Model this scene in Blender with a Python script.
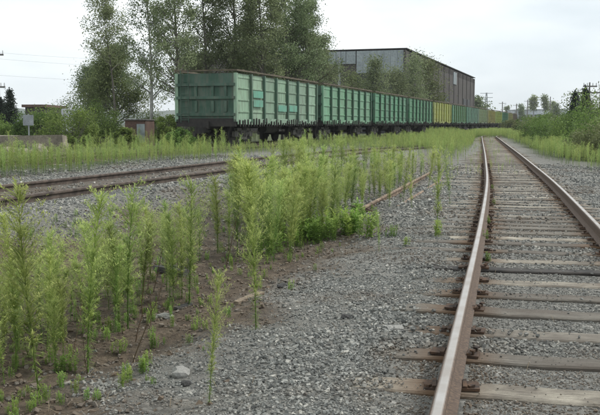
import bpy, math, random
import numpy as np
from mathutils import Vector, Matrix
for o in list(bpy.data.objects): bpy.data.objects.remove(o, do_unlink=True)
sc = bpy.context.scene
COL = sc.collection
R = math.radians
rng = np.random.default_rng(7)
random.seed(7)

# ------------------------------------------------------------------ camera
cam_d = bpy.data.cameras.new('camera'); cam = bpy.data.objects.new('camera', cam_d); COL.objects.link(cam)
PITCH = 5.61
cam.location = (0, 0, 1.4); cam.rotation_euler = (R(90 - PITCH), 0, 0)
cam_d.sensor_fit = 'HORIZONTAL'; cam_d.sensor_width = 36; cam_d.lens = 36 * 850 / 600
cam_d.clip_start = .05; cam_d.clip_end = 6000
sc.camera = cam

# ------------------------------------------------------------------ light
SUN_EL, SUN_AZ = R(48), R(70)          # azimuth clockwise from +Y
world = bpy.data.worlds.new('World'); sc.world = world; world.use_nodes = True
nt = world.node_tree; nt.nodes.clear()
N = nt.nodes.new; L = nt.links.new
wo = N('ShaderNodeOutputWorld'); sky = N('ShaderNodeTexSky'); sky.sky_type = 'NISHITA'; sky.sun_disc = False
sky.sun_elevation = SUN_EL; sky.sun_rotation = SUN_AZ
bg = N('ShaderNodeBackground'); bg.inputs[1].default_value = .1; L(sky.outputs[0], bg.inputs[0])
tc = N('ShaderNodeTexCoord'); mp = N('ShaderNodeMapping'); mp.inputs['Scale'].default_value = (1, 1, 3.2); mp.inputs['Location'].default_value = (3.1, .7, .4)
L(tc.outputs['Generated'], mp.inputs[0])
nz = N('ShaderNodeTexNoise'); nz.inputs['Scale'].default_value = 1.6; nz.inputs['Detail'].default_value = 5; nz.inputs['Roughness'].default_value = .5
L(mp.outputs[0], nz.inputs[0])
cr = N('ShaderNodeValToRGB'); e = cr.color_ramp.elements
e[0].position = .30; e[0].color = (.37, .425, .462, 1); e[1].position = .58; e[1].color = (.76, .785, .79, 1)
L(nz.outputs[0], cr.inputs[0])
bgc = N('ShaderNodeBackground'); bgc.inputs[1].default_value = 1.25; L(cr.outputs[0], bgc.inputs[0])
mx = N('ShaderNodeMixShader'); mx.inputs[0].default_value = .93
L(bg.outputs[0], mx.inputs[1]); L(bgc.outputs[0], mx.inputs[2]); L(mx.outputs[0], wo.inputs[0])
sd = bpy.data.lights.new('sun', 'SUN'); sd.energy = 1.8; sd.angle = R(14); sd.color = (1, .96, .9)
sun = bpy.data.objects.new('sun', sd); COL.objects.link(sun)
sdir = Vector((math.sin(SUN_AZ) * math.cos(SUN_EL), math.cos(SUN_AZ) * math.cos(SUN_EL), math.sin(SUN_EL)))
sun.rotation_euler = sdir.to_track_quat('Z', 'Y').to_euler()
sun.location = sdir * 60
vs = sc.view_settings; vs.view_transform = 'Standard'; vs.look = 'None'; vs.exposure = .5; vs.gamma = 1; vs.use_curve_mapping = False

# ------------------------------------------------------------------ helpers
def smooth(a, b, x):
    t = np.clip((x - a) / (b - a), 0, 1); return t * t * (3 - 2 * t)
_pt = np.random.default_rng(3).random((256, 256))
def vnoise(x, y):
    x = np.asarray(x, float); y = np.asarray(y, float)
    xi = np.floor(x).astype(int); yi = np.floor(y).astype(int); fx = x - xi; fy = y - yi
    fx = fx * fx * (3 - 2 * fx); fy = fy * fy * (3 - 2 * fy)
    g = lambda a, b: _pt[a & 255, b & 255]
    return (g(xi, yi) * (1 - fx) + g(xi + 1, yi) * fx) * (1 - fy) + (g(xi, yi + 1) * (1 - fx) + g(xi + 1, yi + 1) * fx) * fy
def fbm(x, y, o=4):
    s = 0; a = .5
    for i in range(o):
        s = s + a * vnoise(x * 2 ** i + 17 * i, y * 2 ** i + 5 * i); a *= .5
    return s / (1 - .5 ** o)

def tag(o, label=None, cat=None, group=None, kind=None):
    if label: o['label'] = label
    if cat: o['category'] = cat
    if group: o['group'] = group
    if kind: o['kind'] = kind
    return o
def empty(name, loc=(0, 0, 0), rz=0):
    o = bpy.data.objects.new(name, None); COL.objects.link(o); o.location = loc; o.rotation_euler = (0, 0, rz); o.empty_display_size = .2
    return o
def put(name, mesh, parent=None, loc=(0, 0, 0), rot=(0, 0, 0), scale=None):
    o = bpy.data.objects.new(name, mesh); COL.objects.link(o)
    o.location = loc; o.rotation_euler = rot
    if scale is not None: o.scale = scale if hasattr(scale, '__len__') else (scale,) * 3
    if parent: o.parent = parent
    return o

class MB:
    def __init__(s): s.v = []; s.f = []
    def box(s, c, d, rz=0, jit=0, taper=1):
        n = len(s.v); hx, hy, hz = d[0] / 2, d[1] / 2, d[2] / 2; cs, sn = math.cos(rz), math.sin(rz)
        for z in (-1, 1):
            k = taper if z > 0 else 1
            for x, y in ((-1, -1), (1, -1), (1, 1), (-1, 1)):
                X, Y = x * hx * k, y * hy * k
                j = [random.uniform(-jit, jit) for _ in range(3)]
                s.v.append((c[0] + X * cs - Y * sn + j[0], c[1] + X * sn + Y * cs + j[1], c[2] + z * hz + j[2]))
        s.f += [(n, n + 3, n + 2, n + 1), (n + 4, n + 5, n + 6, n + 7)] + [(n + i, n + (i + 1) % 4, n + 4 + (i + 1) % 4, n + 4 + i) for i in range(4)]
    def tube(s, p0, p1, r0, r1=None, k=8, caps=True):
        r1 = r0 if r1 is None else r1
        p0 = Vector(p0); p1 = Vector(p1); d = (p1 - p0).normalized()
        a = d.orthogonal().normalized(); b = d.cross(a); n = len(s.v)
        for p, r in ((p0, r0), (p1, r1)):
            for i in range(k):
                t = 2 * math.pi * i / k; s.v.append(tuple(p + a * math.cos(t) * r + b * math.sin(t) * r))
        s.f += [(n + i, n + (i + 1) % k, n + k + (i + 1) % k, n + k + i) for i in range(k)]
        if caps: s.f += [tuple(n + i for i in reversed(range(k))), tuple(n + k + i for i in range(k))]
    def path(s, pts, rads, k=6):
        n = len(s.v); pts = [Vector(p) for p in pts]; m = len(pts); a = None
        for j, p in enumerate(pts):
            d = (pts[min(j + 1, m - 1)] - pts[max(j - 1, 0)]).normalized()
            a = d.orthogonal().normalized() if a is None else (a - d * a.dot(d)).normalized()
            b = d.cross(a)
            for i in range(k):
                t = 2 * math.pi * i / k; s.v.append(tuple(p + a * math.cos(t) * rads[j] + b * math.sin(t) * rads[j]))
        for j in range(m - 1):
            s.f += [(n + j * k + i, n + j * k + (i + 1) % k, n + (j + 1) * k + (i + 1) % k, n + (j + 1) * k + i) for i in range(k)]
        s.f.append(tuple(n + (m - 1) * k + i for i in range(k)))
    def mesh(s, name, m=None, sm=False):
        me = bpy.data.meshes.new(name); me.from_pydata(s.v, [], s.f); me.update()
        if m: me.materials.append(m)
        if sm: me.polygons.foreach_set('use_smooth', [True] * len(me.polygons))
        return me
    def build(s, name, m, parent=None, sm=False, **k): return put(name, s.mesh(name, m, sm), parent, **k)
def npmesh(name, V, F, m=None, attrs=None, sm=False):
    """V (n,3), F list of (k,c) int arrays with c = 3 or 4"""
    me = bpy.data.meshes.new(name)
    if not isinstance(F, list): F = [F]
    nl = sum(f.size for f in F); nf = sum(len(f) for f in F)
    me.vertices.add(len(V)); me.loops.add(nl); me.polygons.add(nf)
    me.vertices.foreach_set('co', np.asarray(V, np.float32).ravel())
    me.loops.foreach_set('vertex_index', np.concatenate([f.ravel() for f in F]).astype(np.int32))
    tot = np.concatenate([np.full(len(f), f.shape[1]) for f in F]); st = np.concatenate([[0], np.cumsum(tot)[:-1]])
    me.polygons.foreach_set('loop_start', st.astype(np.int32)); me.polygons.foreach_set('loop_total', tot.astype(np.int32))
    me.polygons.foreach_set('use_smooth', np.full(nf, sm))
    me.update(calc_edges=True); me.validate()
    for k, a in (attrs or {}).items():
        at = me.attributes.new(k, 'FLOAT', 'POINT'); at.data.foreach_set('value', np.asarray(a, np.float32))
    if m: me.materials.append(m)
    return me

# ------------------------------------------------------------------ materials
class NT:
    def __init__(s, name):
        s.m = bpy.data.materials.new(name); s.m.use_nodes = True; s.t = s.m.node_tree; s.t.nodes.clear()
        s.out = s.n('ShaderNodeOutputMaterial'); s.p = s.n('ShaderNodeBsdfPrincipled'); s.l(s.p.outputs[0], s.out.inputs[0])
        s.co = s.n('ShaderNodeTexCoord')
    def n(s, t, **k):
        x = s.t.nodes.new(t)
        for a, b in k.items(): setattr(x, a, b)
        return x
    def l(s, a, b): s.t.links.new(a, b)
    def vec(s, scale=(1, 1, 1), rnd=False):
        m = s.n('ShaderNodeMapping'); m.inputs['Scale'].default_value = scale; s.l(s.co.outputs['Object'], m.inputs[0])
        if rnd:
            oi = s.n('ShaderNodeObjectInfo'); mm = s.n('ShaderNodeMath', operation='MULTIPLY'); mm.inputs[1].default_value = 57.0
            s.l(oi.outputs['Random'], mm.inputs[0]); s.l(mm.outputs[0], m.inputs['Location'])
        return m.outputs[0]
    def noise(s, scale, detail=4, rough=.55, vec=None):
        x = s.n('ShaderNodeTexNoise'); x.inputs['Scale'].default_value = scale; x.inputs['Detail'].default_value = detail; x.inputs['Roughness'].default_value = rough
        s.l(vec if vec is not None else s.co.outputs['Object'], x.inputs[0]); return x.outputs[0]
    def ramp(s, fac, stops, interp='LINEAR'):
        x = s.n('ShaderNodeValToRGB'); x.color_ramp.interpolation = interp; el = x.color_ramp.elements
        while len(el) < len(stops): el.new(.5)
        for a, (p, c) in zip(el, stops):
            a.position = p; a.color = (c, c, c, 1) if not hasattr(c, '__len__') else (*c, 1)
        s.l(fac, x.inputs[0]); return x.outputs[0]
    def mix(s, fac, a, b, mode='MIX'):
        x = s.n('ShaderNodeMix', data_type='RGBA', blend_type=mode)
        for i, v in ((0, fac), (6, a), (7, b)):
            if hasattr(v, 'is_linked'): s.l(v, x.inputs[i])
            elif hasattr(v, '__len__'): x.inputs[i].default_value = (*v, 1)
            else: x.inputs[i].default_value = v if i == 0 else (v, v, v, 1)
        return x.outputs[2]
    def math(s, op, a, b=None):
        x = s.n('ShaderNodeMath', operation=op)
        for i, v in ((0, a), (1, b)):
            if v is None: continue
            if hasattr(v, 'is_linked'): s.l(v, x.inputs[i])
            else: x.inputs[i].default_value = v
        return x.outputs[0]
    def attr(s, nm): return s.n('ShaderNodeAttribute', attribute_name=nm).outputs['Fac']
    def rnd(s): return s.n('ShaderNodeObjectInfo').outputs['Random']
    def bump(s, h, dist=.01, strength=.6):
        b = s.n('ShaderNodeBump'); b.inputs['Distance'].default_value = dist; b.inputs['Strength'].default_value = strength
        s.l(h, b.inputs['Height']); s.l(b.outputs[0], s.p.inputs['Normal'])
    def fin(s, col, rough=.85, metal=0):
        if hasattr(col, 'is_linked'): s.l(col, s.p.inputs['Base Color'])
        else: s.p.inputs['Base Color'].default_value = (*col, 1)
        if hasattr(rough, 'is_linked'): s.l(rough, s.p.inputs['Roughness'])
        else: s.p.inputs['Roughness'].default_value = rough
        s.p.inputs['Metallic'].default_value = metal
        return s.m

def simple(name, c1, c2, scale=3, rough=.85, metal=0, bump=.004, detail=5, rnd=True):
    t = NT(name); v = t.vec(rnd=rnd); n = t.noise(scale, detail, .6, v)
    n2 = t.noise(scale * 9, 3, .6, v)
    c = t.mix(t.ramp(n, [(.35, 0), (.65, 1)]), c1, c2)
    c = t.mix(1, c, t.ramp(n2, [(.3, .72), (.7, 1.12)]), 'MULTIPLY')
    if bump: t.bump(n2, bump)
    return t.fin(c, rough, metal)

def leafmat(name, dark, light, trans=.35, attr=True):
    t = NT(name); t.t.nodes.remove(t.p)
    r = t.rnd()
    f = t.attr('tint') if attr else t.noise(1.2)
    c = t.mix(f, dark, light)
    hv = t.n('ShaderNodeHueSaturation'); t.l(c, hv.inputs['Color'])
    t.l(t.math('ADD', t.math('MULTIPLY', r, .035), .4825), hv.inputs['Hue'])
    t.l(t.math('ADD', t.math('MULTIPLY', t.math('FRACT', t.math('MULTIPLY', r, 37.3)), .4), .8), hv.inputs['Value'])
    d = t.n('ShaderNodeBsdfPrincipled'); d.inputs['Roughness'].default_value = .6; d.inputs['Specular IOR Level'].default_value = .25
    tr = t.n('ShaderNodeBsdfTranslucent'); ms = t.n('ShaderNodeMixShader'); ms.inputs[0].default_value = trans
    t.l(hv.outputs[0], d.inputs['Base Color']); t.l(hv.outputs[0], tr.inputs['Color'])
    t.l(d.outputs[0], ms.inputs[1]); t.l(tr.outputs[0], ms.inputs[2]); t.l(ms.outputs[0], t.out.inputs[0])
    return t.m

STONE = [(0, (.075, .077, .072)), (.2, (.14, .144, .135)), (.45, (.215, .22, .203)), (.68, (.285, .286, .262)), (.86, (.39, .38, .335)), (1, (.62, .60, .55))]
def m_stone():
    t = NT('crushed_stone'); c = t.ramp(t.attr('rnd'), STONE)
    n = t.noise(60, 3); c = t.mix(1, c, t.ramp(n, [(.3, .75), (.7, 1.15)]), 'MULTIPLY')
    c = t.mix(t.attr('dirt'), c, (.13, .095, .064))
    t.bump(n, .004); return t.fin(c, .9)
def m_ground():
    t = NT('ground_soil_gravel')
    co = t.co.outputs['Object']
    v1 = t.n('ShaderNodeTexVoronoi'); v1.inputs['Scale'].default_value = 24; t.l(co, v1.inputs[0])
    v2 = t.n('ShaderNodeTexVoronoi'); v2.inputs['Scale'].default_value = 9; t.l(co, v2.inputs[0])
    sep = t.n('ShaderNodeSeparateColor'); t.l(v1.outputs['Color'], sep.inputs[0])
    g = t.ramp(sep.outputs[0], STONE)
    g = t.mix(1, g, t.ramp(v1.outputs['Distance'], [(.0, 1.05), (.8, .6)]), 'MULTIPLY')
    big = t.noise(.9, 4); g = t.mix(1, g, t.ramp(big, [(.3, .8), (.7, 1.1)]), 'MULTIPLY')
    dn = t.noise(6, 8, .75); d = t.ramp(dn, [(.3, (.032, .022, .014)), (.5, (.10, .073, .048)), (.7, (.20, .155, .108))])
    fn = t.noise(70, 4, .7); d = t.mix(1, d, t.ramp(fn, [(.3, .55), (.7, 1.3)]), 'MULTIPLY')
    gn = t.noise(1.4, 6, .7); gr = t.ramp(gn, [(.3, (.035, .05, .018)), (.55, (.07, .09, .03)), (.75, (.12, .12, .06))])
    fl = t.noise(90, 5, .7); g = t.mix(t.ramp(t.noise(3, 5, .6), [(.35, .25), (.6, .8)]), g, t.ramp(fl, [(.3, (.10, .097, .085)), (.55, (.205, .20, .178)), (.75, (.32, .31, .275))])); c = t.mix(t.attr('dirt'), g, d); c = t.mix(t.attr('grass'), c, gr)
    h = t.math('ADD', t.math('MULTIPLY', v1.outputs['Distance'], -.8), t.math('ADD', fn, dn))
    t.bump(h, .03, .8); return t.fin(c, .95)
def m_wood():
    t = NT('weathered_sleeper_wood'); v = t.vec((1, 1, 1), True)
    g = t.noise(2.2, 8, .65, t.vec((1.2, 22, 22), True)); bl = t.noise(1.3, 4, .6, v); fine = t.noise(6, 6, .7, t.vec((2, 60, 60), True))
    r = t.rnd()
    base = t.ramp(r, [(0, (.17, .155, .13)), (.25, (.26, .24, .20)), (.55, (.35, .32, .265)), (.8, (.43, .39, .315)), (1, (.52, .475, .385))])
    c = t.mix(1, base, t.ramp(g, [(.3, .42), (.5, .95), (.72, 1.2)]), 'MULTIPLY')
    c = t.mix(1, c, t.ramp(fine, [(.38, .35), (.5, 1), (.7, 1.15)]), 'MULTIPLY')
    c = t.mix(t.ramp(bl, [(.42, 0), (.60, .8)]), c, (.12, .10, .08))
    sp = t.n('ShaderNodeSeparateXYZ'); t.l(t.co.outputs['Object'], sp.inputs[0])
    ax = t.math('ABSOLUTE', t.math('SUBTRACT', t.math('ABSOLUTE', sp.outputs[0]), .8))
    ax = t.math('ADD', ax, t.math('MULTIPLY', bl, .25))
    c = t.mix(t.ramp(ax, [(.16, .9), (.50, 0)]), c, (.15, .082, .038))
    t.bump(t.math('ADD', g, fine), .012, .9); return t.fin(c, .9)
def m_rail():
    t = NT('worn_rail_steel'); geo = t.n('ShaderNodeNewGeometry'); sp = t.n('ShaderNodeSeparateXYZ'); t.l(geo.outputs['Normal'], sp.inputs[0])
    po = t.n('ShaderNodeSeparateXYZ'); t.l(t.co.outputs['Object'], po.inputs[0])
    n = t.noise(3, 5, .6); n2 = t.noise(45, 4)
    rust = t.ramp(n2, [(.3, (.055, .040, .031)), (.55, (.112, .077, .055)), (.75, (.18, .122, .08))])
    pol = t.mix(t.ramp(n, [(.4, 0), (.62, .6)]), (.40, .385, .365), (.25, .21, .175))
    top = t.math('MULTIPLY', t.math('GREATER_THAN', sp.outputs[2], .93), t.attr('head'))
    c = t.mix(top, rust, pol); m = t.fin(c, t.ramp(top, [(0, .85), (1, .42)]))
    t.l(t.math('MULTIPLY', top, .55), t.p.inputs['Metallic']); t.bump(n2, .0008, .5); return m
def m_paint():
    """paint whose colour is the object's own colour, faded and grimy"""
    t = NT('faded_wagon_paint'); oi = t.n('ShaderNodeObjectInfo'); v = t.vec((1, 1, 1), True)
    n = t.noise(1.1, 6, .65, v); st = t.noise(1.6, 5, .6, t.vec((5, 5, .7), True)); f = t.noise(14, 4, .6, v)
    c = t.mix(t.ramp(n, [(.35, 0), (.7, .28)]), oi.outputs['Color'], (.20, .29, .23))
    c = t.mix(t.ramp(st, [(.45, 0), (.70, .75)]), c, (.11, .115, .09))
    c = t.mix(t.ramp(f, [(.62, 0), (.75, .55)]), c, (.13, .075, .045))
    return t.fin(c, .6)
M = dict(
    stone=m_stone(), ground=m_ground(), wood=m_wood(), rail=m_rail(), paint=m_paint(),
    rust=simple('rusty_iron', (.022, .016, .013), (.12, .068, .038), 14, .9),
    rustrail=simple('old_rusty_rail', (.12, .08, .055), (.32, .24, .17), 6, .9),
    dullrail=simple('dull_brown_rail', (.045, .034, .028), (.13, .10, .08), 6, .85),
    black=simple('grimy_black_steel', (.012, .011, .010), (.035, .030, .026), 3, .8),
    toprust=simple('rusted_top_edge', (.075, .062, .042), (.15, .125, .085), 3, .9),
    bark=simple('grey_bark', (.09, .08, .065), (.17, .16, .14), 4, .95, bump=.02),
    birch=simple('pale_birch_bark', (.22, .22, .20), (.48, .48, .45), 3, .9),
    stalk=simple('green_stalk', (.07, .11, .03), (.14, .15, .06), 20, .8, bump=0),
    sheet=simple('grey_sheet_cladding', (.22, .255, .27), (.31, .35, .365), .5, .6, bump=0),
    brick=simple('dull_brown_cladding', (.055, .048, .044), (.078, .07, .065), .6, .95, bump=.01),
    darkopen=simple('dark_opening', (.012, .014, .016), (.03, .033, .036), 1, .6, bump=0),
    concrete=simple('weathered_concrete', (.17, .15, .12), (.31, .275, .22), 2, .95, bump=.02),
    darkwood=simple('dark_timber', (.012, .011, .010), (.05, .043, .036), 5, .85),
    dusty=simple('dusty_bogie_steel', (.05, .046, .042), (.15, .14, .125), 4, .85),
    white=simple('chalky_white_paint', (.50, .52, .54), (.66, .67, .68), 2, .7, bump=0),
    rock=simple('dark_rock', (.035, .034, .033), (.10, .098, .095), 9, .9, bump=.01),
    paler=simple('pale_rock', (.26, .26, .24), (.42, .41, .38), 9, .9, bump=.01),
    plank=simple('dry_driftwood', (.13, .10, .07), (.26, .21, .15), 6, .95),
    pole=simple('pole_timber', (.12, .115, .11), (.2, .19, .18), 3, .9),
    metal=simple('galvanised_steel', (.25, .27, .29), (.36, .38, .40), 3, .5, .3, bump=0),
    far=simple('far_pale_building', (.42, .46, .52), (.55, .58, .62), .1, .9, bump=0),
    hill=simple('wooded_hill', (.035, .06, .04), (.06, .085, .05), .01, 1, bump=0),
    brickred=simple('red_brick', (.10, .062, .05), (.15, .09, .072), 1.2, .95),
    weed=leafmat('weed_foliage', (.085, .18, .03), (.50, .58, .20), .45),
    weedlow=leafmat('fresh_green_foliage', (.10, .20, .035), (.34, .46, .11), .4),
    leaf=leafmat('aspen_leaves', (.065, .095, .04), (.29, .345, .18), .45),
    leafb=leafmat('bush_leaves', (.05, .095, .02), (.22, .31, .08), .4),
    leafo=leafmat('olive_tree_leaves', (.07, .095, .03), (.25, .28, .12), .38),
    needle=leafmat('spruce_needles', (.008, .016, .010), (.025, .045, .026), .1),
)

# ------------------------------------------------------------------ lines on the ground
YY = np.arange(-12, 420, .5)
def curve(ys, xs, w=7):
    x = np.interp(YY, ys, xs); k = int(w / .5); pad = np.pad(x, k, mode='reflect', reflect_type='odd')
    ker = np.hanning(2 * k + 1); ker /= ker.sum(); return np.convolve(pad, ker, 'valid')
XL = curve([-12, 0, 4, 12, 21, 40, 70, 99, 130, 160, 220, 420], [-3.2, -.3, .66, 2.58, 4.65, 8.7, 15, 21.1, 29.3, 39.5, 60, 126])
SL = np.gradient(XL, .5)
XM = XL + .8 * np.sqrt(1 + SL ** 2)                      # main centre line x(y)
SS = np.concatenate([[0], np.cumsum(np.sqrt(.25 + np.diff(XM) ** 2))])
MT_X = curve([-12, 0, 11.56, 17.7, 30, 45, 60, 72, 420], [-11.26, -7.6, -4.08, -2.10, 1.72, 6.3, 10.6, 13.6, 100], 6)
MT_S = np.gradient(MT_X, .5)
MTM = MT_X - .8 * np.sqrt(1 + MT_S ** 2)                 # middle track centre (lower/right rail given)
MTZ = lambda y: .4 - .4 * smooth(26, 62, y)
TH = math.atan(.33)
TD = Vector((math.sin(TH), math.cos(TH), 0)); TN = Vector((math.cos(TH), -math.sin(TH), 0))   # along, to the right
T0 = Vector((-2.94, 39.6, 0)) - TN * 1.565
def xmain(y): return np.interp(y, YY, XM)
def xmid(y): return np.interp(y, YY, MTM)
def xtrain(y): return T0.x + .33 * (y - T0.y)
def frame(x, y):
    """s along the main track, t to its right"""
    s = np.interp(y, YY, SS); sl = np.interp(y, YY, SL); n = np.sqrt(1 + sl ** 2); dx = x - xmain(y)
    return s + dx * sl / n, dx / n
def ground_z(x, y, fine=True):
    x = np.asarray(x, float); y = np.asarray(y, float)
    dm = x - xmain(y); dt = x - xmid(y); dr = x - xtrain(y)
    zm = MTZ(y) - .115 - .05 * smooth(1.2, 2.2, np.abs(dt))
    base = -.3 + 0 * x
    k = smooth(1.7, 3.6, np.abs(dm)); zmain = (-.205 - .014 * (np.abs(dm) < 1.25)) * (1 - k) + base * k
    wm = smooth(3.8, 1.6, dt) * (y < 75)
    z = zmain
    ztrain = .16 + 0 * x
    left = smooth(-1.6, -3.2, dt)
    zl = zm * (1 - left) + ztrain * left
    far = smooth(62, 80, y)
    zfar = zmain * smooth(-5.0, -2.2, dm) + ztrain * (1 - smooth(-5.0, -2.2, dm))
    z = z * (1 - wm) + zl * wm
    z = z * (1 - far) + zfar * far
    z = z + .15 * smooth(12, 30, dm) - .1 * smooth(-4, -20, dr)
    if fine:
        off = smooth(1.2, 2.6, np.abs(dm)) * smooth(1.1, 2.2, np.abs(dt))
        z = z + (fbm(x * 3 + 7, y * 3, 4) - .5) * .07 * off * (y < 20) + (fbm(x * 9, y * 9, 3) - .5) * .045 * dirt_w(x, y) * (y < 16) + (fbm(x * .8, y * .8) - .5) * .14 * off + (fbm(x * 4, y * 4, 3) - .5) * .05 * (.25 + .75 * off)
    return z
def dirt_w(x, y):
    dm = x - xmain(y); dt = x - xmid(y)
    edge = -2.6 + (fbm(x * 1.1, y * 1.1) - .5) * 1.9
    w = smooth(edge + .4, edge - .4, dm) * smooth(1.6, 2.6, dt + (fbm(x * .9 + 9, y * .9) - .5) * 1.6)
    w = w * smooth(17, 10, y) + .35 * w * smooth(10, 17, y)
    bed = smooth(1.2, .6, np.abs(dt)) * .75
    return np.clip(np.maximum(w, bed), 0, 1)
def grass_w(x, y):
    dm = x - xmain(y); dt = x - xmid(y); n = (fbm(x * .35 + 40, y * .35) - .5)
    r = smooth(2.8 , 4.2, dm + n * 1.5 - 2.2 * smooth(36, 20, y))
    l = smooth(-4.2, -7.4, dt + n * 2.5)
    far = smooth(34, 55, y + n * 20) * smooth(1.7, 2.6, np.abs(dm) + n)
    end = smooth(92, 104, y)
    return np.clip(np.maximum.reduce([r, l, far, end]), 0, 1)

# ------------------------------------------------------------------ ground
def spaced(lo, hi, a, b, st, n):
    mid = np.arange(a, b, st)
    l = a - (a - lo) * (np.linspace(0, 1, n)[1:] ** 3.2); r = b + (hi - b) * (np.linspace(0, 1, n) ** 3.2)
    d = np.unique(np.round(np.concatenate([l, mid, r]), 4)); return d[np.concatenate([[True], np.diff(d) > .05])]
gx = spaced(-2600, 2600, -9, 16, .11, 60); gy = spaced(-60, 4200, 2.5, 32, .11, 90)
GX, GY = np.meshgrid(gx, gy); gv = np.stack([GX, GY, ground_z(GX, GY)], -1).reshape(-1, 3)
nx, ny = len(gx), len(gy); ii = (np.arange(ny - 1)[:, None] * nx + np.arange(nx - 1)).ravel()
gf = np.stack([ii, ii + 1, ii + 1 + nx, ii + nx], -1)
gd = dirt_w(gv[:, 0], gv[:, 1]); gg = grass_w(gv[:, 0], gv[:, 1])
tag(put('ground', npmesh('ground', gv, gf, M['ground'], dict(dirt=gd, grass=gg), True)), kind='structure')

# far wooded hills on the left
hb = []; n = 90
for i in range(n):
    x = -1500 + i * 30; r = 15 + 22 * vnoise(i * .13, 3.3) + 5 * vnoise(i * .7, 1.3)
    if x > 300: r *= .6
    hb.append((x, 1500, r)); 
hv = []; hf = []
for i, (x, y, r) in enumerate(hb):
    hv += [(x, y - 260, -2), (x, y - 120, r * .55), (x, y, r), (x, y + 300, -2)]
    if i: 
        for k in range(3): a = (i - 1) * 4 + k; hf.append((a, a + 4, a + 5, a + 1))
me = bpy.data.meshes.new('hills'); me.from_pydata(hv, [], hf); me.materials.append(M['hill']); me.polygons.foreach_set('use_smooth', [True] * len(me.polygons))
tag(put('hills', me), kind='structure')

# ------------------------------------------------------------------ tracks
PROF = [(-.075, 0), (-.075, .010), (-.030, .024), (-.010, .034), (-.009, .125), (-.030, .135), (-.036, .142), (-.036, .166), (-.030, .176), (-.018, .180),
        (.018, .180), (.030, .176), (.036, .166), (.036, .142), (.030, .135), (.009, .125), (.010, .034), (.030, .024), (.075, .010), (.075, 0)]
def rail_mesh(name, pts, mat, wob=0):
    pts = np.asarray(pts); d = np.gradient(pts, axis=0); d[:, 2] = 0; d /= np.linalg.norm(d, axis=1)[:, None]
    nr = np.stack([d[:, 1], -d[:, 0], 0 * d[:, 0]], 1); P = np.array(PROF); m = len(P)
    V = pts[:, None, :] + nr[:, None, :] * P[None, :, :1] + np.array([0, 0, 1.])[None, None, :] * (P[None, :, 1:] - .18)
    k = len(pts); V = V.reshape(-1, 3); i, j = np.meshgrid(np.arange(k - 1), np.arange(m), indexing='ij'); i = i.ravel(); j = j.ravel(); j2 = (j + 1) % m
    F = np.stack([i * m + j, i * m + j2, (i + 1) * m + j2, (i + 1) * m + j], -1)
    h = np.tile((P[:, 1] > .179).astype(float), k)
    me = npmesh(name, V, F, mat, dict(head=h))
    return me
def sleeper_mesh(t0, t1, w=.235, seed=0):
    rr = random.Random(seed); n = 12; v = []; f = []
    w = w * 1.1; j0, j1 = rr.uniform(-.03, .03), rr.uniform(-.03, .03)
    for i in range(n):
        x = t0 + (t1 - t0) * i / (n - 1); e = (i in (0, n - 1))
        a = w / 2 + rr.uniform(-.016, .008) - (.03 if e else 0); b = w / 2 + rr.uniform(-.016, .008) - (.03 if e else 0); z = rr.uniform(-.008, .003) - (.015 if e else 0)
        sh = (j0 if i == 0 else j1 if i == n - 1 else 0)
        v += [(x, -a, -.17), (x, -a, z - .012), (x, -a + .014, z), (x + sh, 0, z + rr.uniform(-.006, .001)), (x, b - .014, z), (x, b, z - .012), (x, b, -.17)]
    for i in range(n - 1):
        for k in range(6): a = i * 7 + k; f.append((a, a + 7, a + 8, a + 1))
    f.append(tuple(range(7))); f.append(tuple((n - 1) * 7 + k for k in reversed(range(7))))
    me = bpy.data.meshes.new('sleeper'); me.from_pydata(v, [], [tuple(reversed(q)) for q in f]); me.materials.append(M['wood']); return me
def plate_mesh(seed):
    rr = random.Random(seed); b = MB(); b.box((rr.uniform(-.01, .01), 0, .007), (.33, .16, .016), jit=.004); b.box((-.09, 0, .022), (.025, .15, .014), jit=.003); b.box((.09, 0, .022), (.025, .15, .014), jit=.003)
    for x, y in ((-.125, .05), (-.125, -.05), (.125, .05), (.125, -.05)):
        if rr.random() < .7:
            h = rr.choice((.016, .02, .024, .04)); x += rr.uniform(-.012, .012); b.tube((x, y, .0), (x + rr.uniform(-.01, .01), y, h), .01, k=6); b.box((x, y, h + .006), (.034, .03, .013), rr.random() * 3, jit=.003)
    return b.mesh('tie_plate', M['rust'])
short = [sleeper_mesh(-1.37, 1.38, seed=i) for i in range(5)]
longs = [sleeper_mesh(-1.75 - .07 * i, 1.38, seed=20 + i) for i in range(5)]
darks = sleeper_mesh(-1.5, 1.5, .2, seed=77); darks.materials.clear(); darks.materials.append(M['darkwood'])  # one longer, narrower sleeper in a near-black colour
plates = [plate_mesh(i) for i in range(4)]
track = tag(empty('railway_track'), 'main railway track running away beside the camera, polished rails on grey wooden sleepers', 'railway track')
idx = np.arange(0, len(YY)); sel = YY <= 300
tx, ty = XM[sel], YY[sel]; sl = SL[sel]; nn = np.sqrt(1 + sl ** 2)
for sgn in (-1, 1):
    pts = np.stack([tx + sgn * .8 / nn, ty - sgn * .8 * sl / nn, 0 * tx], 1)
    put('rail', rail_mesh('rail', pts, M['rail']), track)
s = np.interp(1.98, YY, SS); SLP = []; k = 0; DK = False
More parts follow.
